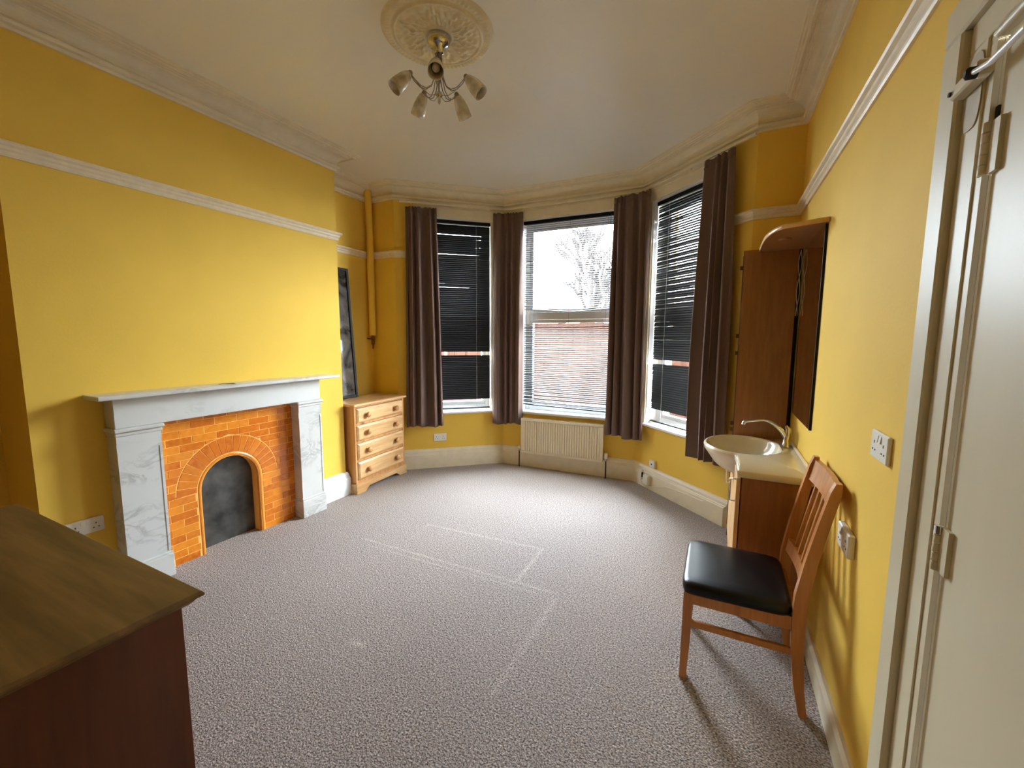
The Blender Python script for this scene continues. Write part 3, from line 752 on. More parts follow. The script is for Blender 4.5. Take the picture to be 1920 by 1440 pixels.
# ------------------------------------------------------------------ small pine chest in the alcove
def knob(mb, x, y, z, R=.028):
    return mb.lathe([(.010, 0), (.0095, .008), (.013, .014), (R, .022), (R*1.02, .028), (R*.8, .036), (R*.35, .040), (.001, .0405)], (x, y, z), (1, 0, 0), 16)
ch = thing('chest_of_drawers', 'small honey pine four-drawer chest in the alcove beside the fireplace', 'chest', (-3.28, 3.18, 0))
rotm = Matrix.Translation((-3.035, 2.80, 0)) @ Matrix.Rotation(math.radians(2.9), 4, 'Z') @ Matrix.Translation((3.035, -2.80, 0))
CX0, CX1 = -3.44, -3.05; CY0, CY1 = 2.825, 3.555
def CMB(): return MB(rotm)
c_ = CMB(); c_.box(CX0, CX1, CY0, CY0+.022, .08, .845); c_.box(CX0, CX1, CY1-.022, CY1, .08, .845); c_.box(CX0, CX0+.012, CY0, CY1, .08, .845)
c_.box(CX0, CX1-.004, CY0+.02, CY1-.02, .08, .10)
zs = [.115, .315, .495, .670, .835]
for z in zs[1:4]: c_.box(CX0+.02, CX1-.003, CY0+.02, CY1-.02, z-.0095, z+.0095)
c_.box(CX0+.02, CX1-.003, CY0+.02, CY1-.02, .828, .845); c_.box(CX0+.02, CX1-.003, CY0+.02, CY1-.02, .09, .125)
c_.build('carcass', MT['pinez'], ch)
CMB().box(CX0-.01, CX1+.028, CY0-.026, CY1+.026, .845, .870, .006).build('top', MT['pine'], ch)
pb = CMB(); ztop = .095
ap = [(CY0-.012, 0), (CY0-.012, ztop), (CY1+.012, ztop), (CY1+.012, 0), (CY1-.10, 0), (CY1-.13, .018), (CY1-.16, .042), (CY0+.16, .042), (CY0+.13, .018), (CY0+.10, 0)]
pb.add([(CX1-.002, y, z) for y, z in ap]+[(CX1+.018, y, z) for y, z in ap],
       [(0, 1, 8, 9), (1, 2, 6, 7), (7, 8, 1), (2, 3, 4, 5), (5, 6, 2), (10, 19, 18, 11), (11, 17, 16, 12), (17, 11, 18), (12, 15, 14, 13), (15, 12, 16)]+[(i, (i+1) % 10, 10+(i+1) % 10, 10+i) for i in range(10)])
pb.box(CX0, CX1, CY0-.012, CY0, 0, ztop); pb.box(CX0, CX1, CY1, CY1+.012, 0, ztop)
pb.build('plinth', MT['pine'], ch)
for i in range(4):
    z0_, z1_ = zs[i]+.012, zs[i+1]-.012
    d = CMB(); d.box(CX0+.05, CX1-.002, CY0+.03, CY1-.03, z0_, z1_)
    # fielded front: sloping border
    A = [(CY0+.026, z0_), (CY1-.026, z0_), (CY1-.026, z1_), (CY0+.026, z1_)]; q = .018
    B = [(CY0+.026+q, z0_+q), (CY1-.026-q, z0_+q), (CY1-.026-q, z1_-q), (CY0+.026+q, z1_-q)]
    vs = [(CX1-.004, *p) for p in A]+[(CX1+.003, *p) for p in A]+[(CX1+.014, *p) for p in B]
    fs = [(3, 2, 1, 0)]+[(i_, (i_+1) % 4, 4+(i_+1) % 4, 4+i_) for i_ in range(4)]+[(4+i_, 4+(i_+1) % 4, 8+(i_+1) % 4, 8+i_) for i_ in range(4)]+[(8, 9, 10, 11)]
    d.add(vs, fs); dr = d.build('drawer', MT['pine'], ch)
    for yk in (CY0+.155, CY1-.155): knob(CMB(), CX1+.013, yk, (z0_+z1_)/2).build('knob', MT['pinez'], dr)

# ------------------------------------------------------------------ framed picture leaning in the alcove
pic = thing('framed_picture', 'tall black-framed glazed grey picture leaning on top of the pine chest', 'picture', (-3.42, 3.0, .87))
th_ = math.atan2(.085, 1.33); PM = Matrix.Translation((-3.425, 2.80, .8705)) @ Matrix.Rotation(-th_, 4, 'Y')
# local: y width, z height, +x front
PW, PHh = .42, 1.33
fr = MB(PM)
fr.box(-.0, .024, 0, .03, 0, PHh, .003); fr.box(-.0, .024, PW-.03, PW, 0, PHh, .003); fr.box(0, .024, .03, PW-.03, 0, .03, .003); fr.box(0, .024, .03, PW-.03, PHh-.03, PHh, .003)
fr.build('frame', MT['black'], pic)
MB(PM).box(.006, .013, .028, PW-.028, .028, PHh-.028).build('glazed_print', MT['art'], pic)
MB(PM).box(0, .006, .01, PW-.01, .01, PHh-.01).build('backing_board', MT['dark'], pic)

# ------------------------------------------------------------------ pipe in the alcove corner
pp = thing('corner_pipe', 'yellow painted vertical pipe with a cut brass valve end in the alcove corner', 'pipe', (-3.49, 3.54, 1.35))
MB().tube([(-3.49, 3.54, 1.52), (-3.49, 3.54, 2.0), (-3.487, 3.538, 2.6), (-3.49, 3.53, 3.07)], .036, 16).build('pipe', MT['wall'], pp)
vb = MB().tube([(-3.49, 3.54, 1.53), (-3.49, 3.54, 1.42)], .017, 10); vb.tube([(-3.49, 3.54, 1.455), (-3.452, 3.49, 1.46)], .010, 8)
vb.lathe([(.014, 0), (.022, .006), (.022, .018), (.012, .024)], (-3.49, 3.54, 1.48)); vv = vb.build('valve', MT['brass'], pp)
MB().tube([(-3.49, 3.54, 1.42), (-3.487, 3.537, 1.37)], [.010, .007], 8).build('pipe_stub', MT['brass'], pp)
MB().tube([(-3.535, 3.50, 1.485), (-3.44, 3.51, 1.478)], .006, 8).build('valve_lever', MT['brass'], pp)

# ------------------------------------------------------------------ near pine chest (close to the camera)
nc = thing('pine_chest', 'large old waxed pine chest close to the camera, only its top and end visible', 'chest', (-1.66, .28, 0))
NX0, NX1, NY0, NY1, NZ = -2.24, -1.07, .04, .517, .90
tp = MB()
def ring(d, z): return [(NX0-d, NY0-d, z), (NX1+d, NY0-d, z), (NX1+d, NY1+d, z), (NX0-d, NY1+d, z)]
NX0i, NX1i = NX0, NX1
vs = ring(-.022, NZ-.03)+ring(-.016, NZ-.024)+ring(-.010, NZ-.017)+ring(0, NZ-.012)+ring(0, NZ-.007)+ring(-.004, NZ-.001)+ring(-.006, NZ)
fs = [(3, 2, 1, 0)]
for k in range(6): fs += [(k*4+i, k*4+(i+1) % 4, (k+1)*4+(i+1) % 4, (k+1)*4+i) for i in range(4)]
fs.append((24, 25, 26, 27)); tp.add(vs, fs); tp.build('top', MT['pineold'], nc)
bx = MB(); bx.box(NX0+.03, NX1-.03, NY0+.02, NY1-.034, .07, NZ-.03, .002); bx.build('carcass', MT['pineold_shaded'], nc)
pl_ = MB(); pl_.box(NX0+.015, NX1-.015, NY0+.01, NY1-.02, 0, .085, .004); pl_.build('plinth', MT['pineold_shaded'], nc)
for i in range(3):
    z0_ = .10+i*.255; d = MB(); d.box(NX0+.06, NX1-.06, NY1-.034, NY1-.022, z0_, z0_+.235, .006); dr = d.build('drawer', MT['pineold_shaded'], nc)
    for xk in (NX0+.3, NX1-.3):
        MB().lathe([(.010, 0), (.013, .012), (.021, .02), (.021, .027), (.001, .036)], (xk, NY1-.022, z0_+.117), (0, 1, 0), 14).build('knob', MT['pineold_shaded'], dr)

# ------------------------------------------------------------------ vanity unit with basin
va = thing('vanity_unit', 'cherry laminate vanity unit with ivory moulded basin top by the right wall', 'vanity unit', (.28, 2.88, 0))
VX0, VX1, VY0, VY1 = .135, .458, 2.43, 3.33; VT = .82
cbx = MB(); cbx.box(VX0, VX1-.03, VY0+.004, VY0+.022, .12, VT-.035); cbx.box(VX0, VX1-.03, VY1-.02, VY1, .12, VT-.035)
cbx.box(VX0, VX1-.03, VY0+.02, VY1-.02, .12, .138); cbx.box(VX1-.04, VX1-.03, VY0+.02, VY1-.02, .138, VT-.05)
cbx.build('cabinet_body', MT['lam'], va)
MB().box(VX0-.0, VX0+.004, VY0+.004, VY0+.02, .12, VT-.037).build('edge_strip', MT['dark'], va)
for (a, b2, hy) in ((VY0+.004, 2.878, 2.80), (2.882, VY1, 2.96)):
    lo_ = VT-.19
    dp = [(a, .125), (b2, .125), (b2, lo_), (2.74, lo_), (2.70, VT-.045), (a, VT-.045)] if a < 2.8 else [(a, .125), (b2, .125), (b2, lo_), (a, lo_)]
    d = MB(); d.prism(dp, VX0-.001, VX0-.020, 'x', inset=.002); dr = d.build('door', MT['lamlight'], va)
    hh = MB(); hy2 = VY0+.05 if a < 2.8 else VY1-.05
    hz_ = .755 if a < 2.8 else .60
    hh.tube([(VX0-.020, hy2, hz_-.12), (VX0-.046, hy2, hz_-.12), (VX0-.046, hy2, hz_), (VX0-.020, hy2, hz_)], .005, 8)
    hh.build('handle', MT['chrome'], dr)
for (x, y) in ((VX0+.04, VY0+.05), (VX1-.07, VY0+.05), (VX0+.04, VY1-.06), (VX1-.07, VY1-.06)):
    fm = MB(); fm.tube([(x, y, .022), (x, y, .12)], .015, 12); ft = fm.build('leg', MT['black'], va)
    MB().lathe([(.026, 0), (.026, .008), (.020, .018), (.015, .024)], (x, y, 0.0), seg=16).build('foot', MT['chrome'], ft)
# moulded top with bowl (polar mesh about the bowl centre)
BC = Vector((.168, 3.03)); RX, RY = .232, .285
rx0, rx1, ry0, ry1 = .118, .458, 2.42, 3.345
def to_rect(dx, dy):
    tt = []
    if dx > 1e-9: tt.append((rx1-BC.x)/dx)
    if dx < -1e-9: tt.append((rx0-BC.x)/dx)
    if dy > 1e-9: tt.append((ry1-BC.y)/dy)
    if dy < -1e-9: tt.append((ry0-BC.y)/dy)
    return min(tt)
angs = [2*PI*i/96 for i in range(96)]
for (x, y) in ((rx0, ry0), (rx1, ry0), (rx0, ry1), (rx1, ry1)): angs.append(math.atan2(y-BC.y, x-BC.x) % (2*PI))
angs = sorted(set(angs)); NA = len(angs)
rings = []
prof = [(.04, -.135), (.30, -.132), (.55, -.115), (.72, -.085), (.82, -.05), (.875, -.015), (.905, .002), (.94, .008), (.97, .006)]
def ell(a, k): # ellipse; flattened towards the wall for the tap deck
    dx, dy = math.cos(a), math.sin(a); R_ = 1/math.sqrt((dx/RX)**2+(dy/RY)**2)
    R_ = R_*k
    return R_*dx, R_*dy
for (k, dz) in prof:
    rg = []
    for a in angs:
        x, y = ell(a, k)
        lim = .375-BC.x
        if x > lim-.04*(1-k): x = lim-.04*(1-k)
        rg.append((BC.x+x, BC.y+y, VT+dz))
    rings.append(rg)
outer_in = []; outer = []; low = []; low2 = []
for a in angs:
    dx, dy = math.cos(a), math.sin(a); Rr = to_rect(dx, dy); x, y = ell(a, 1.0)
    xl = min(x, .39-BC.x); Re = math.hypot(x, y)
    bulge = Re > Rr
    if bulge and x < 0:
        outer_in.append((BC.x+x*.99, BC.y+y*.99, VT)); outer.append((BC.x+x, BC.y+y, VT-.008)); low.append((BC.x+x*.985, BC.y+y*.985, VT-.028)); low2.append((BC.x+x*.94, BC.y+y*.94, VT-.042))
    else:
        outer_in.append((BC.x+dx*(Rr-.006), BC.y+dy*(Rr-.006), VT)); outer.append((BC.x+dx*Rr, BC.y+dy*Rr, VT-.006)); low.append((BC.x+dx*Rr, BC.y+dy*Rr, VT-.034)); low2.append((BC.x+dx*(Rr-.006), BC.y+dy*(Rr-.006), VT-.038))
rm = []
for i, a in enumerate(angs):
    x, y, z = rings[-1][i]; X, Y, Z = outer_in[i]
    rm.append((x+(X-x)*.12, y+(Y-y)*.12, VT+.001))
rings += [rm, outer_in, outer, low, low2]
vs = [p for rg in rings for p in rg]; fs = [tuple(range(NA))[::-1]]
for k in range(len(rings)-1): fs += [(k*NA+i, k*NA+(i+1) % NA, (k+1)*NA+(i+1) % NA, (k+1)*NA+i) for i in range(NA)]
bt = MB().add(vs, fs, True); bo = bt.build('basin_top', MT['basin'], va)
ub = MB(); U = []
for k, dz in ((.94, -.040), (.86, -.07), (.74, -.11), (.55, -.15), (.3, -.17), (.05, -.175)):
    U.append([(min(BC.x+ell(a, k)[0], .37), BC.y+ell(a, k)[1], VT+dz) for a in angs])
ub.add([p for rg in U for p in rg], [(k*NA+i, k*NA+(i+1) % NA, (k+1)*NA+(i+1) % NA, (k+1)*NA+i) for k in range(5) for i in range(NA)], True)
ub.build('bowl_underside', MT['basin'], va)
MB().box(.440, .459, VY0-.008, VY1+.012, VT-.002, VT+.016, .005).build('upstand', MT['basin'], va)
MB().lathe([(.001, .004), (.018, .004), (.021, 0)], (BC.x-.01, BC.y, VT-.133), seg=16, caps=False).build('plug_hole', MT['chrome'], va)
# tap
tx, ty = .410, 3.10
tap = thing('mixer_tap', 'chrome swan-neck mixer tap standing on the basin deck', 'tap', (tx, ty, VT+.003))
VT += .003
MB().lathe([(.028, 0), (.027, .008), (.022, .03), (.021, .06), (.019, .075)], (tx, ty, VT), seg=20).build('tap_body', MT['chrome'], tap)
spt = []
for i in range(15):
    q = i/14; spt.append((tx-.005-.225*q**1.25, ty-.02*q, VT+.05+.115*math.sin(min(1, q*1.35)*PI/2)**.9-.035*max(0, q-.6)/.4*.6))
MB().tube(spt, [.017-.009*min(1, i/9) for i in range(15)], 12).build('spout', MT['chrome'], tap)
nx, ny, nzz = spt[-1]
MB().tube([(nx, ny, nzz), (nx-.012, ny, nzz-.006), (nx-.016, ny, nzz-.022)], [.009, .011, .011], 10).build('nozzle', MT['chrome'], tap)
MB().tube([(tx+.002, ty, VT+.06), (tx+.004, ty, VT+.085), (tx+.002, ty, VT+.112), (tx-.012, ty, VT+.132)], [.021, .022, .018, .009], 12).build('lever', MT['chrome'], tap)

VT -= .003
# ------------------------------------------------------------------ tall cabinet, canopy and mirror
tc_ = thing('tall_cabinet', 'tall cherry laminate cupboard in the corner behind the basin with its door missing', 'cupboard', (.27, 3.45, 0))
TX0, TX1, TY0, TY1 = .118, .432, 3.352, 3.585; TZ = 2.10
MB().box(TX0, TX1, TY0, TY0+.018, .06, TZ).build('side_panel', MT['lam'], tc_)
MB().box(TX0, TX1, TY1-.018, TY1, .06, TZ).build('side_panel', MT['lam'], tc_)
MB().box(TX0-.003, TX0, TY0+.001, TY0+.018, .06, TZ).build('edge_strip', MT['dark'], tc_)
MB().box(TX1-.012, TX1, TY0+.018, TY1-.018, .06, TZ).build('back_panel', MT['lam'], tc_)
for z in (.06, .62, 1.0, 1.42, 1.75, TZ-.018): MB().box(TX0+.004, TX1-.012, TY0+.018, TY1-.018, z, z+.018).build('shelf', MT['lam'], tc_)
MB().box(TX0+.02, TX1-.01, TY0+.02, TY1-.02, 0, .06).build('plinth', MT['lam'], tc_)
for z in (1.985, 1.52, 1.40, .90, .855):
    h_ = MB(); h_.box(TX0-.022, TX0-.003, TY0+.001, TY0+.012, z-.014, z+.014, .002); h_.box(TX0-.004, TX0, TY0+.003, TY0+.018, z-.018, z+.018)
    h_.build('hinge', MT['hingeb'], tc_)
cn = thing('canopy_shelf', 'curved cherry laminate canopy over the mirror, joined to the tall cupboard top', 'canopy', (.33, 3.0, 2.09))
cpts = [(.458, 2.64), (.30, 2.70)]
for i in range(1, 8):
    a = PI/2*i/8; cpts.append((.30-.095*math.sin(a), 2.70+.35*(1-math.cos(a))))
cpts += [(.205, 3.08), (.205, 3.351), (.458, 3.351)]
MB().prism(cpts, 2.085, 2.107, 'z').build('board', MT['lam'], cn)
eb = MB(); W = len(cpts); ep = cpts[:-1]
off = .0012; evs = []
for i, (x, y) in enumerate(ep): evs += [(x-off, y-off, 2.084), (x-off, y-off, 2.108)]
eb.add(evs, [(2*i, 2*i+1, 2*i+3, 2*i+2) for i in range(len(ep)-1)], True); eb.build('edge_strip', MT['lamlight'], cn, solid=.0015)
MB().lathe([(.034, 0), (.034, -.008), (.028, -.012), (.020, -.010), (.001, -.009)], (.31, 2.98, 2.085), seg=20).build('downlight_rim', MT['lam'], cn)
mi = thing('wall_mirror', 'tall frameless wall mirror above the basin, reflecting brown laminate', 'mirror', (.45, 2.95, 1.02))
MB().box(.4545, .4595, 2.672, 3.27, 1.015, 2.083).build('backing_board', MT['black'], mi)
MB().box(.4485, .4545, 2.680, 3.268, 1.018, 2.082).build('mirror_glass', MT['mirror'], mi)
MB().box(.4475, .4545, 2.672, 2.680, 1.015, 2.083).build('edge_trim', MT['black'], mi)
wr = thing('loose_cable', 'white loose twin cable hanging in the dark gap beside the mirror', 'cable', (.44, 3.30, 1.7))
for s in (-1, 1):
    pts_ = []
    for i in range(40):
        q = i/39; z = 2.07-.42*q; a = (.010-.004*q)*math.sin(q*7.5)*s
        pts_.append((.435+a, 3.30+.004*s, z))
    MB().tube(pts_, .0022, 6).build('strand', MT['cord'], wr)
# dark strip standing in for the shade in the gap between cupboard and wall
MB().box(.433, .4595, 3.40, 3.42, .06, 2.10).build('gap_shade_strip', MT['dark'], tc_)

# ------------------------------------------------------------------ chair
cha = thing('dining_chair', 'beech dining chair with black vinyl seat leaning close to the right wall', 'chair', (.14, 2.1, 0))
KY0, KY1 = 1.868, 2.312      # near / far outer sides
def bar(mb, pts, wy, wx):
    """square section bar through pts (x,y,z): half sizes wx (x), wy (y)"""
    vs = []
    for i, (x, y, z) in enumerate(pts):
        a = wx[i] if isinstance(wx, (list, tuple)) else wx
        vs += [(x-a, y-wy, z), (x+a, y-wy, z), (x+a, y+wy, z), (x-a, y+wy, z)]
    n = len(pts); fs = [(3, 2, 1, 0), tuple(range(4*n-4, 4*n))]
    for k in range(n-1): fs += [(k*4+i, k*4+(i+1) % 4, (k+1)*4+(i+1) % 4, (k+1)*4+i) for i in range(4)]
    return mb.add(vs, fs)
for yy in (KY0+.02, KY1-.02):
    bar(MB(), [(-.073, yy, 0), (-.068, yy, .2), (-.066, yy, .405)], .018, [.014, .018, .019]).build('leg', MT['beech'], cha)
    bar(MB(), [(.372, yy, 0), (.352, yy, .12), (.338, yy, .26), (.334, yy, .40), (.338, yy, .50), (.358, yy, .64), (.388, yy, .80), (.415, yy, .93), (.422, yy, .968)],
        .0165, [.014, .018, .021, .023, .023, .021, .019, .017, .010]).build('leg', MT['beech'], cha)
for yy in (KY0+.02, KY1-.02): MB().box(-.06, .33, yy-.011, yy+.011, .352, .408, .002).build('seat_rail', MT['beech'], cha)
MB().box(-.078, -.056, KY0+.03, KY1-.03, .352, .408, .002).build('seat_rail', MT['beech'], cha)
MB().box(.318, .340, KY0+.03, KY1-.03, .352, .408, .002).build('seat_rail', MT['beech'], cha)
for yy in (KY0+.02, KY1-.02): MB().box(-.06, .338, yy-.009, yy+.009, .245, .272, .002).build('stretcher', MT['beech'], cha)
# seat pad: domed cushion
NS = 14; vs = []; x0, x1, y0, y1 = -.096, .318, KY0-.006, KY1+.006
def sq(t): return math.copysign(abs(t)**.2, t)
for (z, k) in ((.406, .985), (.418, 1.0), (.432, 1.0), (.442, .985), (.449, .955), (.4535, .88), (.4565, .7), (.458, .4), (.4585, .02)):
    for i in range(48):
        a = 2*PI*i/48; vs.append(((x0+x1)/2+(x1-x0)/2*k*sq(math.cos(a)), (y0+y1)/2+(y1-y0)/2*k*sq(math.sin(a))*(1-.03*sq(math.cos(a))), z))
fs = [tuple(range(48))[::-1]]+[(k*48+i, k*48+(i+1) % 48, (k+1)*48+(i+1) % 48, (k+1)*48+i) for k in range(8) for i in range(48)]+[tuple(range(8*48, 9*48))]
MB().add(vs, fs, True).build('seat', MT['vinyl'], cha)
def xb(z): # chair back line
    return .338+.10*max(0, (z-.50)/.45)**1.15*.85
def rail(z0_, z1_, bow, name):
    mb = MB(); n = 10; vs = []
    for i in range(n+1):
        q = i/n; yy = KY0+.034+(KY1-KY0-.068)*q; bx_ = bow*math.sin(PI*q)
        for (z, sx_) in ((z0_, -1), (z0_, 1), (z1_, 1), (z1_, -1)): vs.append((xb(z)+bx_+sx_*.010, yy, z))
    fs = [(0, 1, 2, 3), (4*n+3, 4*n+2, 4*n+1, 4*n)]
    for k in range(n): fs += [(k*4+i, k*4+(i+1) % 4, (k+1)*4+(i+1) % 4, (k+1)*4+i) for i in range(4)]
    mb.add(vs, fs); mb.build(name, MT['beech'], cha)
rail(.865, .955, .012, 'crest_rail'); rail(.505, .565, .018, 'lower_back_rail')
for i in range(4):
    q = (i+1)/5; yy = KY0+.034+(KY1-KY0-.068)*q; b_ = .013
    bar(MB(), [(xb(z)+b_, yy, z) for z in (.56, .65, .75, .87)], .0095, .006).build('slat', MT['beech'], cha)

# ------------------------------------------------------------------ door, frame, hinges, closer
dr1 = MB(); dr1.box(.462, .502, .445, 1.196, .008, 2.075, .002)
do = dr1.build('door_1', MT['door'], off=(.48, .82, 0), kind='structure', label='flat ivory gloss door at the right edge of the view')
for z0_ in (.995, 1.825):
    hg = MB()
    for i in range(5):
        a = z0_+i*.0205; hg.lathe([(.0075, 0), (.0085, .002), (.0085, .0175), (.0075, .0195)], (.452, 1.203, a), seg=12)
    hg.box(.4535, .4625, 1.165, 1.24, z0_, z0_+.10)
    hh = hg.build('hinge', MT['door'], do)
    if z0_ < 1.5: MB().lathe([(.0092, 0), (.0092, .018)], (.452, 1.203, z0_+.083), seg=12).build('hinge_cap', MT['chrome'], hh)
MB().box(.458, .463, 1.19, 1.204, 1.93, 1.952).build('hinge_recess', MT['dark'], do)
MB().tube([(.462, .52, 1.0), (.42, .52, 1.0), (.415, .53, 1.0), (.415, .62, 1.0)], .009, 8).build('door_handle', MT['chrome'], do)
ar = MB()
ar.box(.430, .4595, 1.300, 1.385, 0, 2.1595, .005); ar.box(.430, .4595, .27, .345, 0, 2.1595, .005); ar.box(.430, .4595, .27, 1.385, 2.16, 2.24, .005)
ar.box(.446, .4595, 1.2250, 1.2995, 0, 2.0995, .002); ar.box(.446, .4595, .3455, .425, 0, 2.0995, .002); ar.box(.446, .4595, .3455, 1.2995, 2.0999, 2.1595, .002)
ar.box(.4605, .58, 1.200, 1.209, 0, 2.078); ar.box(.4605, .58, .431, .440, 0, 2.078); ar.box(.4605, .58, .431, 1.209, 2.0785, 2.0845)
ar.box(.450, .4600, 1.200, 1.2245, 0, 2.078); ar.box(.450, .4600, .4255, .440, 0, 2.078); ar.box(.450, .4600, .4255, 1.2245, 2.0785, 2.0995)
ar.tube([(.452, 1.2, 2.088), (.452, .43, 2.088)], .010, 8)
ar.build('trim_5', MT['door'], kind='structure', label='ivory moulded door frame with mitred head')
dc = thing('door_closer', 'ivory painted door closer arm over the top hinge of the door', 'door closer', (.42, 1.2, 2.02))
MT['tan'] = mat('tan_patch_tone', (170, 156, 126), .6, noise=.06, nscale=30)
pp_ = []
for i in range(24):
    a = 2*PI*i/24; pp_.append((1.262+.036*math.copysign(abs(math.cos(a))**.6, math.cos(a)), 2.012+.075*math.copysign(abs(math.sin(a))**.7, math.sin(a))))
MB().prism([(min(y, 1.298), z) for y, z in pp_], .4455, .4435, 'x').build('tan_patch', MT['tan'], dc)  # thin tan patch behind the closer bracket
MB().box(.418, .4445, 1.180, 1.292, 2.012, 2.040, .004).build('bracket', MT['door'], dc)
MB().tube([(.414, 1.20, 2.022), (.410, 1.11, 1.998), (.405, .98, 1.99)], .0055, 8).build('arm', MT['white'], dc)
MB().lathe([(.011, 0), (.011, .014), (.006, .018)], (.420, 1.186, 2.018), (-1, 0, 0), 12).build('pivot', MT['dark'], dc)
MB().lathe([(.005, 0), (.005, .005)], (.419, 1.286, 2.026), (-1, 0, 0), 10).build('screw', MT['dark'], dc)
MB().box(.398, .4619, .965, .995, 1.978, 2.002, .004).build('door_bracket', MT['door'], dc)

# ------------------------------------------------------------------ ceiling rose and light fitting
RC = Vector((-1.43, 1.99))
rose = MB(); NR, NT = 60, 288; vs = []
def rh(R, a):
    x = R/.295
    if x > .985: return .0
    h = 0
    if x > .80:   # outer band with beads
        h = .010+.004*math.sin((x-.80)/.185*PI)
        if .86 < x < .94: h += .0035*abs(math.sin(a*36))
        if x > .95: h = .012*(1-(x-.95)/.035)+.002
    elif x > .765: h = .024 if x < .79 else .018
    elif x > .26:
        h = .017
        q = (x-.26)/.505
        leaf = math.sin(a*12+5*q*math.sin(a*6))*math.sin(q*PI*2.2+1.2*math.sin(a*6))
        h += .012*max(0, leaf)*math.sin(q*PI)**.6+.008*max(0, math.sin(a*24+q*9)*math.sin(q*13))*math.sin(q*PI)
    else: h = .022+.004*math.cos(x/.26*PI*2)
    return h
for i in range(NR+1):
    R = .295*i/NR
    for k in range(NT):
        a = 2*PI*k/NT; vs.append((RC.x+R*math.cos(a), RC.y+R*math.sin(a), H-.001-rh(R, a)))
rose.add(vs, [(i*NT+k, i*NT+(k+1) % NT, (i+1)*NT+(k+1) % NT, (i+1)*NT+k) for i in range(1, NR) for k in range(NT)], True)
rose.add(vs[NT:2*NT], [tuple(range(NT))])
rose.build('ceiling_rose', MT['plaster'], off=(RC.x, RC.y, H), label='round cream plaster ceiling rose with leaf relief above the light fitting', cat='ceiling rose')
cl = thing('chandelier', 'satin nickel five-arm ceiling light with frosted tulip shades', 'ceiling light', (RC.x, RC.y, 2.76))
zt = H-.022
MB().lathe([(.060, 0), (.063, -.008), (.060, -.026), (.046, -.046), (.028, -.054), (.026, -.080), (.020, -.084)], (RC.x, RC.y, zt), seg=32).build('canopy', MT['chrome'], cl)
MB().tube([(RC.x, RC.y, zt-.05), (RC.x, RC.y, 2.79)], .0035, 8).build('centre_rod', MT['nickel'], cl)
MB().lathe([(.004, .03), (.016, .022), (.020, .010), (.012, 0), (.006, -.008), (.009, -.016), (.006, -.030), (.002, -.036)], (RC.x, RC.y, 2.79), seg=20).build('finial', MT['chrome'], cl)
for k in range(5):
    a = math.radians(14+72*k); d = Vector((math.cos(a), math.sin(a), 0)); s_ = Vector((-math.sin(a), math.cos(a), 0)); c0 = Vector((RC.x, RC.y, 0))
    def pt(R, z, o=0): q = c0+d*R+s_*o; return (q.x, q.y, z)
    am_ = MB()
    for o in (-.0075, .0075):
        am_.tube([pt(.013, zt-.07, o), pt(.016, 2.95, o), pt(.022, 2.89, o), pt(.040, 2.84, o), pt(.070, 2.817, o), pt(.100, 2.822, o), pt(.130, 2.845, o), pt(.152, 2.872, o*.4)], .0026, 7)
    am_.build('arm', MT['nickel'], cl)
    MB().tube([pt(.010, 2.80), pt(.05, 2.79), pt(.09, 2.81), pt(.125, 2.845), pt(.150, 2.868)], .0018, 6).build('brace', MT['nickel'], cl)
    ax_ = (d*.70+Vector((0, 0, -.78))).normalized(); top = Vector(pt(.150, 2.878))
    MB().lathe([(.006, -.008), (.012, -.002), (.015, .010), (.014, .020)], top, ax_, 14).build('lamp_holder', MT['nickel'], cl)
    sh = MB().lathe([(.013, .008), (.022, .020), (.031, .045), (.036, .075), (.0385, .100), (.0395, .130), (.0370, .130), (.036, .100), (.033, .075), (.028, .045), (.019, .022), (.010, .012)], top, ax_, 24, caps=False)
    sho = sh.build('lamp_shade', MT['frost'], cl)
    MB().lathe([(.010, .02), (.010, .05), (.017, .065), (.020, .085), (.015, .103), (.001, .110)], top, ax_, 14).build('bulb', MT['frost'], sho)

# ------------------------------------------------------------------ garden outside
uf = MB(); uf.prism([(-6, 3.4), (-6, -3.3), (5, -3.3), (5, 3.7), (.45, 3.92), (-.60, 4.80), (-2.44, 4.74), (-3.42, 3.90)], H+.13, 8.5, 'z')
uf.build('upper_shade_mass', MT['brick'], kind='structure')  # unseen block above the room, added to shade the fence and ground

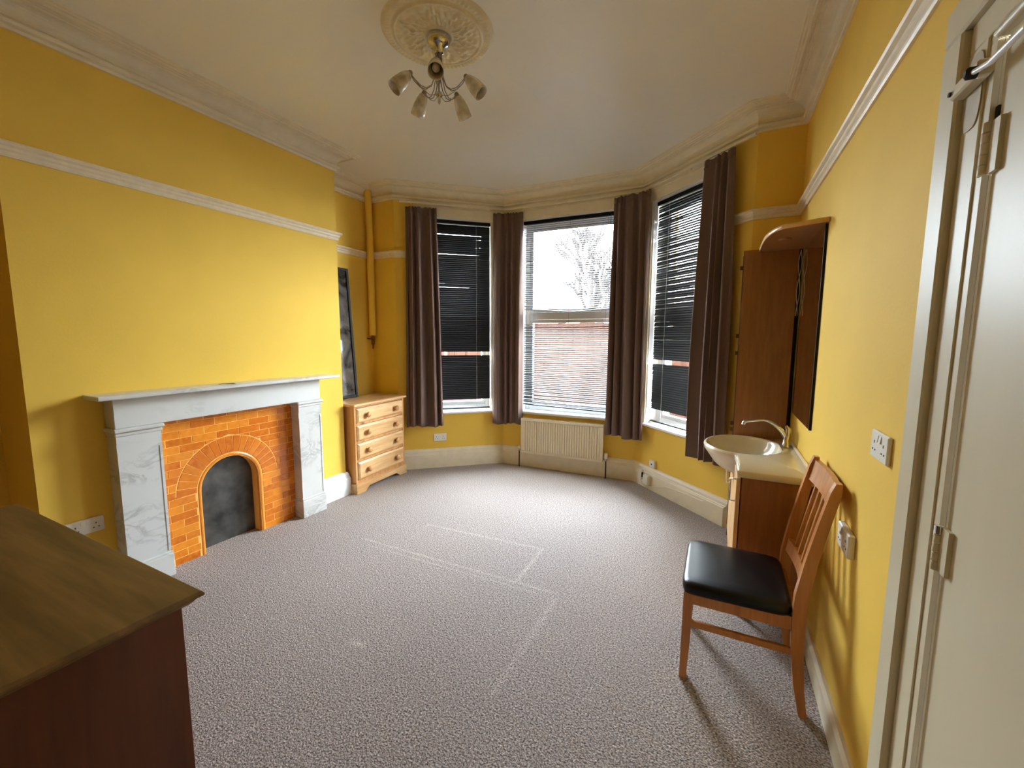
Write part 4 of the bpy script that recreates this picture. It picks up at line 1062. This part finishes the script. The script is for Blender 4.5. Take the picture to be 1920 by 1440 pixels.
gd = MB(); gd.box(-14, 10, 4.95, 16, -.5, -.35); gd.build('ground_outside', MT['gravel'], kind='structure')
fe = thing('garden_fence', 'red-brown boarded garden fence seen through the centre window blind', 'fence', (-2.7, 8.0, -.35))
x = -7.6; k = 0
while x < 2.6:
    if k % 12 == 0: MB().box(x, x+.10, 7.96, 8.06, -.35, 1.88, .01).build('post', MT['concrete'], fe); x += .105
    h_ = 1.80+random.uniform(-.01, .01)
    MB().box(x, x+.158, 8.0+(.012 if k % 2 else 0), 8.015+(.012 if k % 2 else 0), -.2, h_).build('board', MT['fence'], fe)
    x += .15; k += 1
MB().box(-7.6, 2.6, 7.99, 8.05, 1.80, 1.84, .004).build('top_rail', MT['fence'], fe)
wl = thing('garden_wall', 'low plum-red brick garden wall in front of the boarded fence', 'wall', (-2.7, 7.2, -.35))
for rr in range(9):
    for q in range(15):
        bx0 = -5.3+q*.225+(.1125 if rr % 2 else 0)
        MB().box(bx0, bx0+.215, 7.2, 7.3, -.35+rr*.075, -.35+rr*.075+.065, .003).build('brick', MT['brick'], wl)
MB().box(-5.3, -1.81, 7.21, 7.29, -.35, .315).build('mortar', MT['concrete'], wl)
tr_ = thing('garden_tree', 'bare twiggy tree rising behind the garden fence', 'tree', (-3.0, 10.5, -.35))
tm = MB(); tw = MB(); rt = random.Random(21)
def branch(p, d, L_, R_, lvl):
    q = p+d*L_; mid = p+d*L_*.5+Vector((rt.uniform(-1, 1), rt.uniform(-1, 1), rt.uniform(-.4, .6)))*L_*.07
    (tm if lvl < 2 else tw).tube([p, mid, q], [R_, R_*.85, R_*.65], 6 if lvl < 2 else 4, cap=False)
    if lvl >= 5: return
    for _ in range(4):
        nd = (d+Vector((rt.uniform(-1, 1), rt.uniform(-1, 1), rt.uniform(-.35, .75)))*.75).normalized()
        branch(p+d*L_*rt.uniform(.55, 1), nd, L_*rt.uniform(.55, .72), R_*.62, lvl+1)
branch(Vector((-3.0, 10.5, -.35)), Vector((.05, 0, 1)), 2.1, .15, 0)
tm.build('trunk', MT['bark'], tr_); tw.build('twigs', MT['bark'], tr_, kind='stuff')
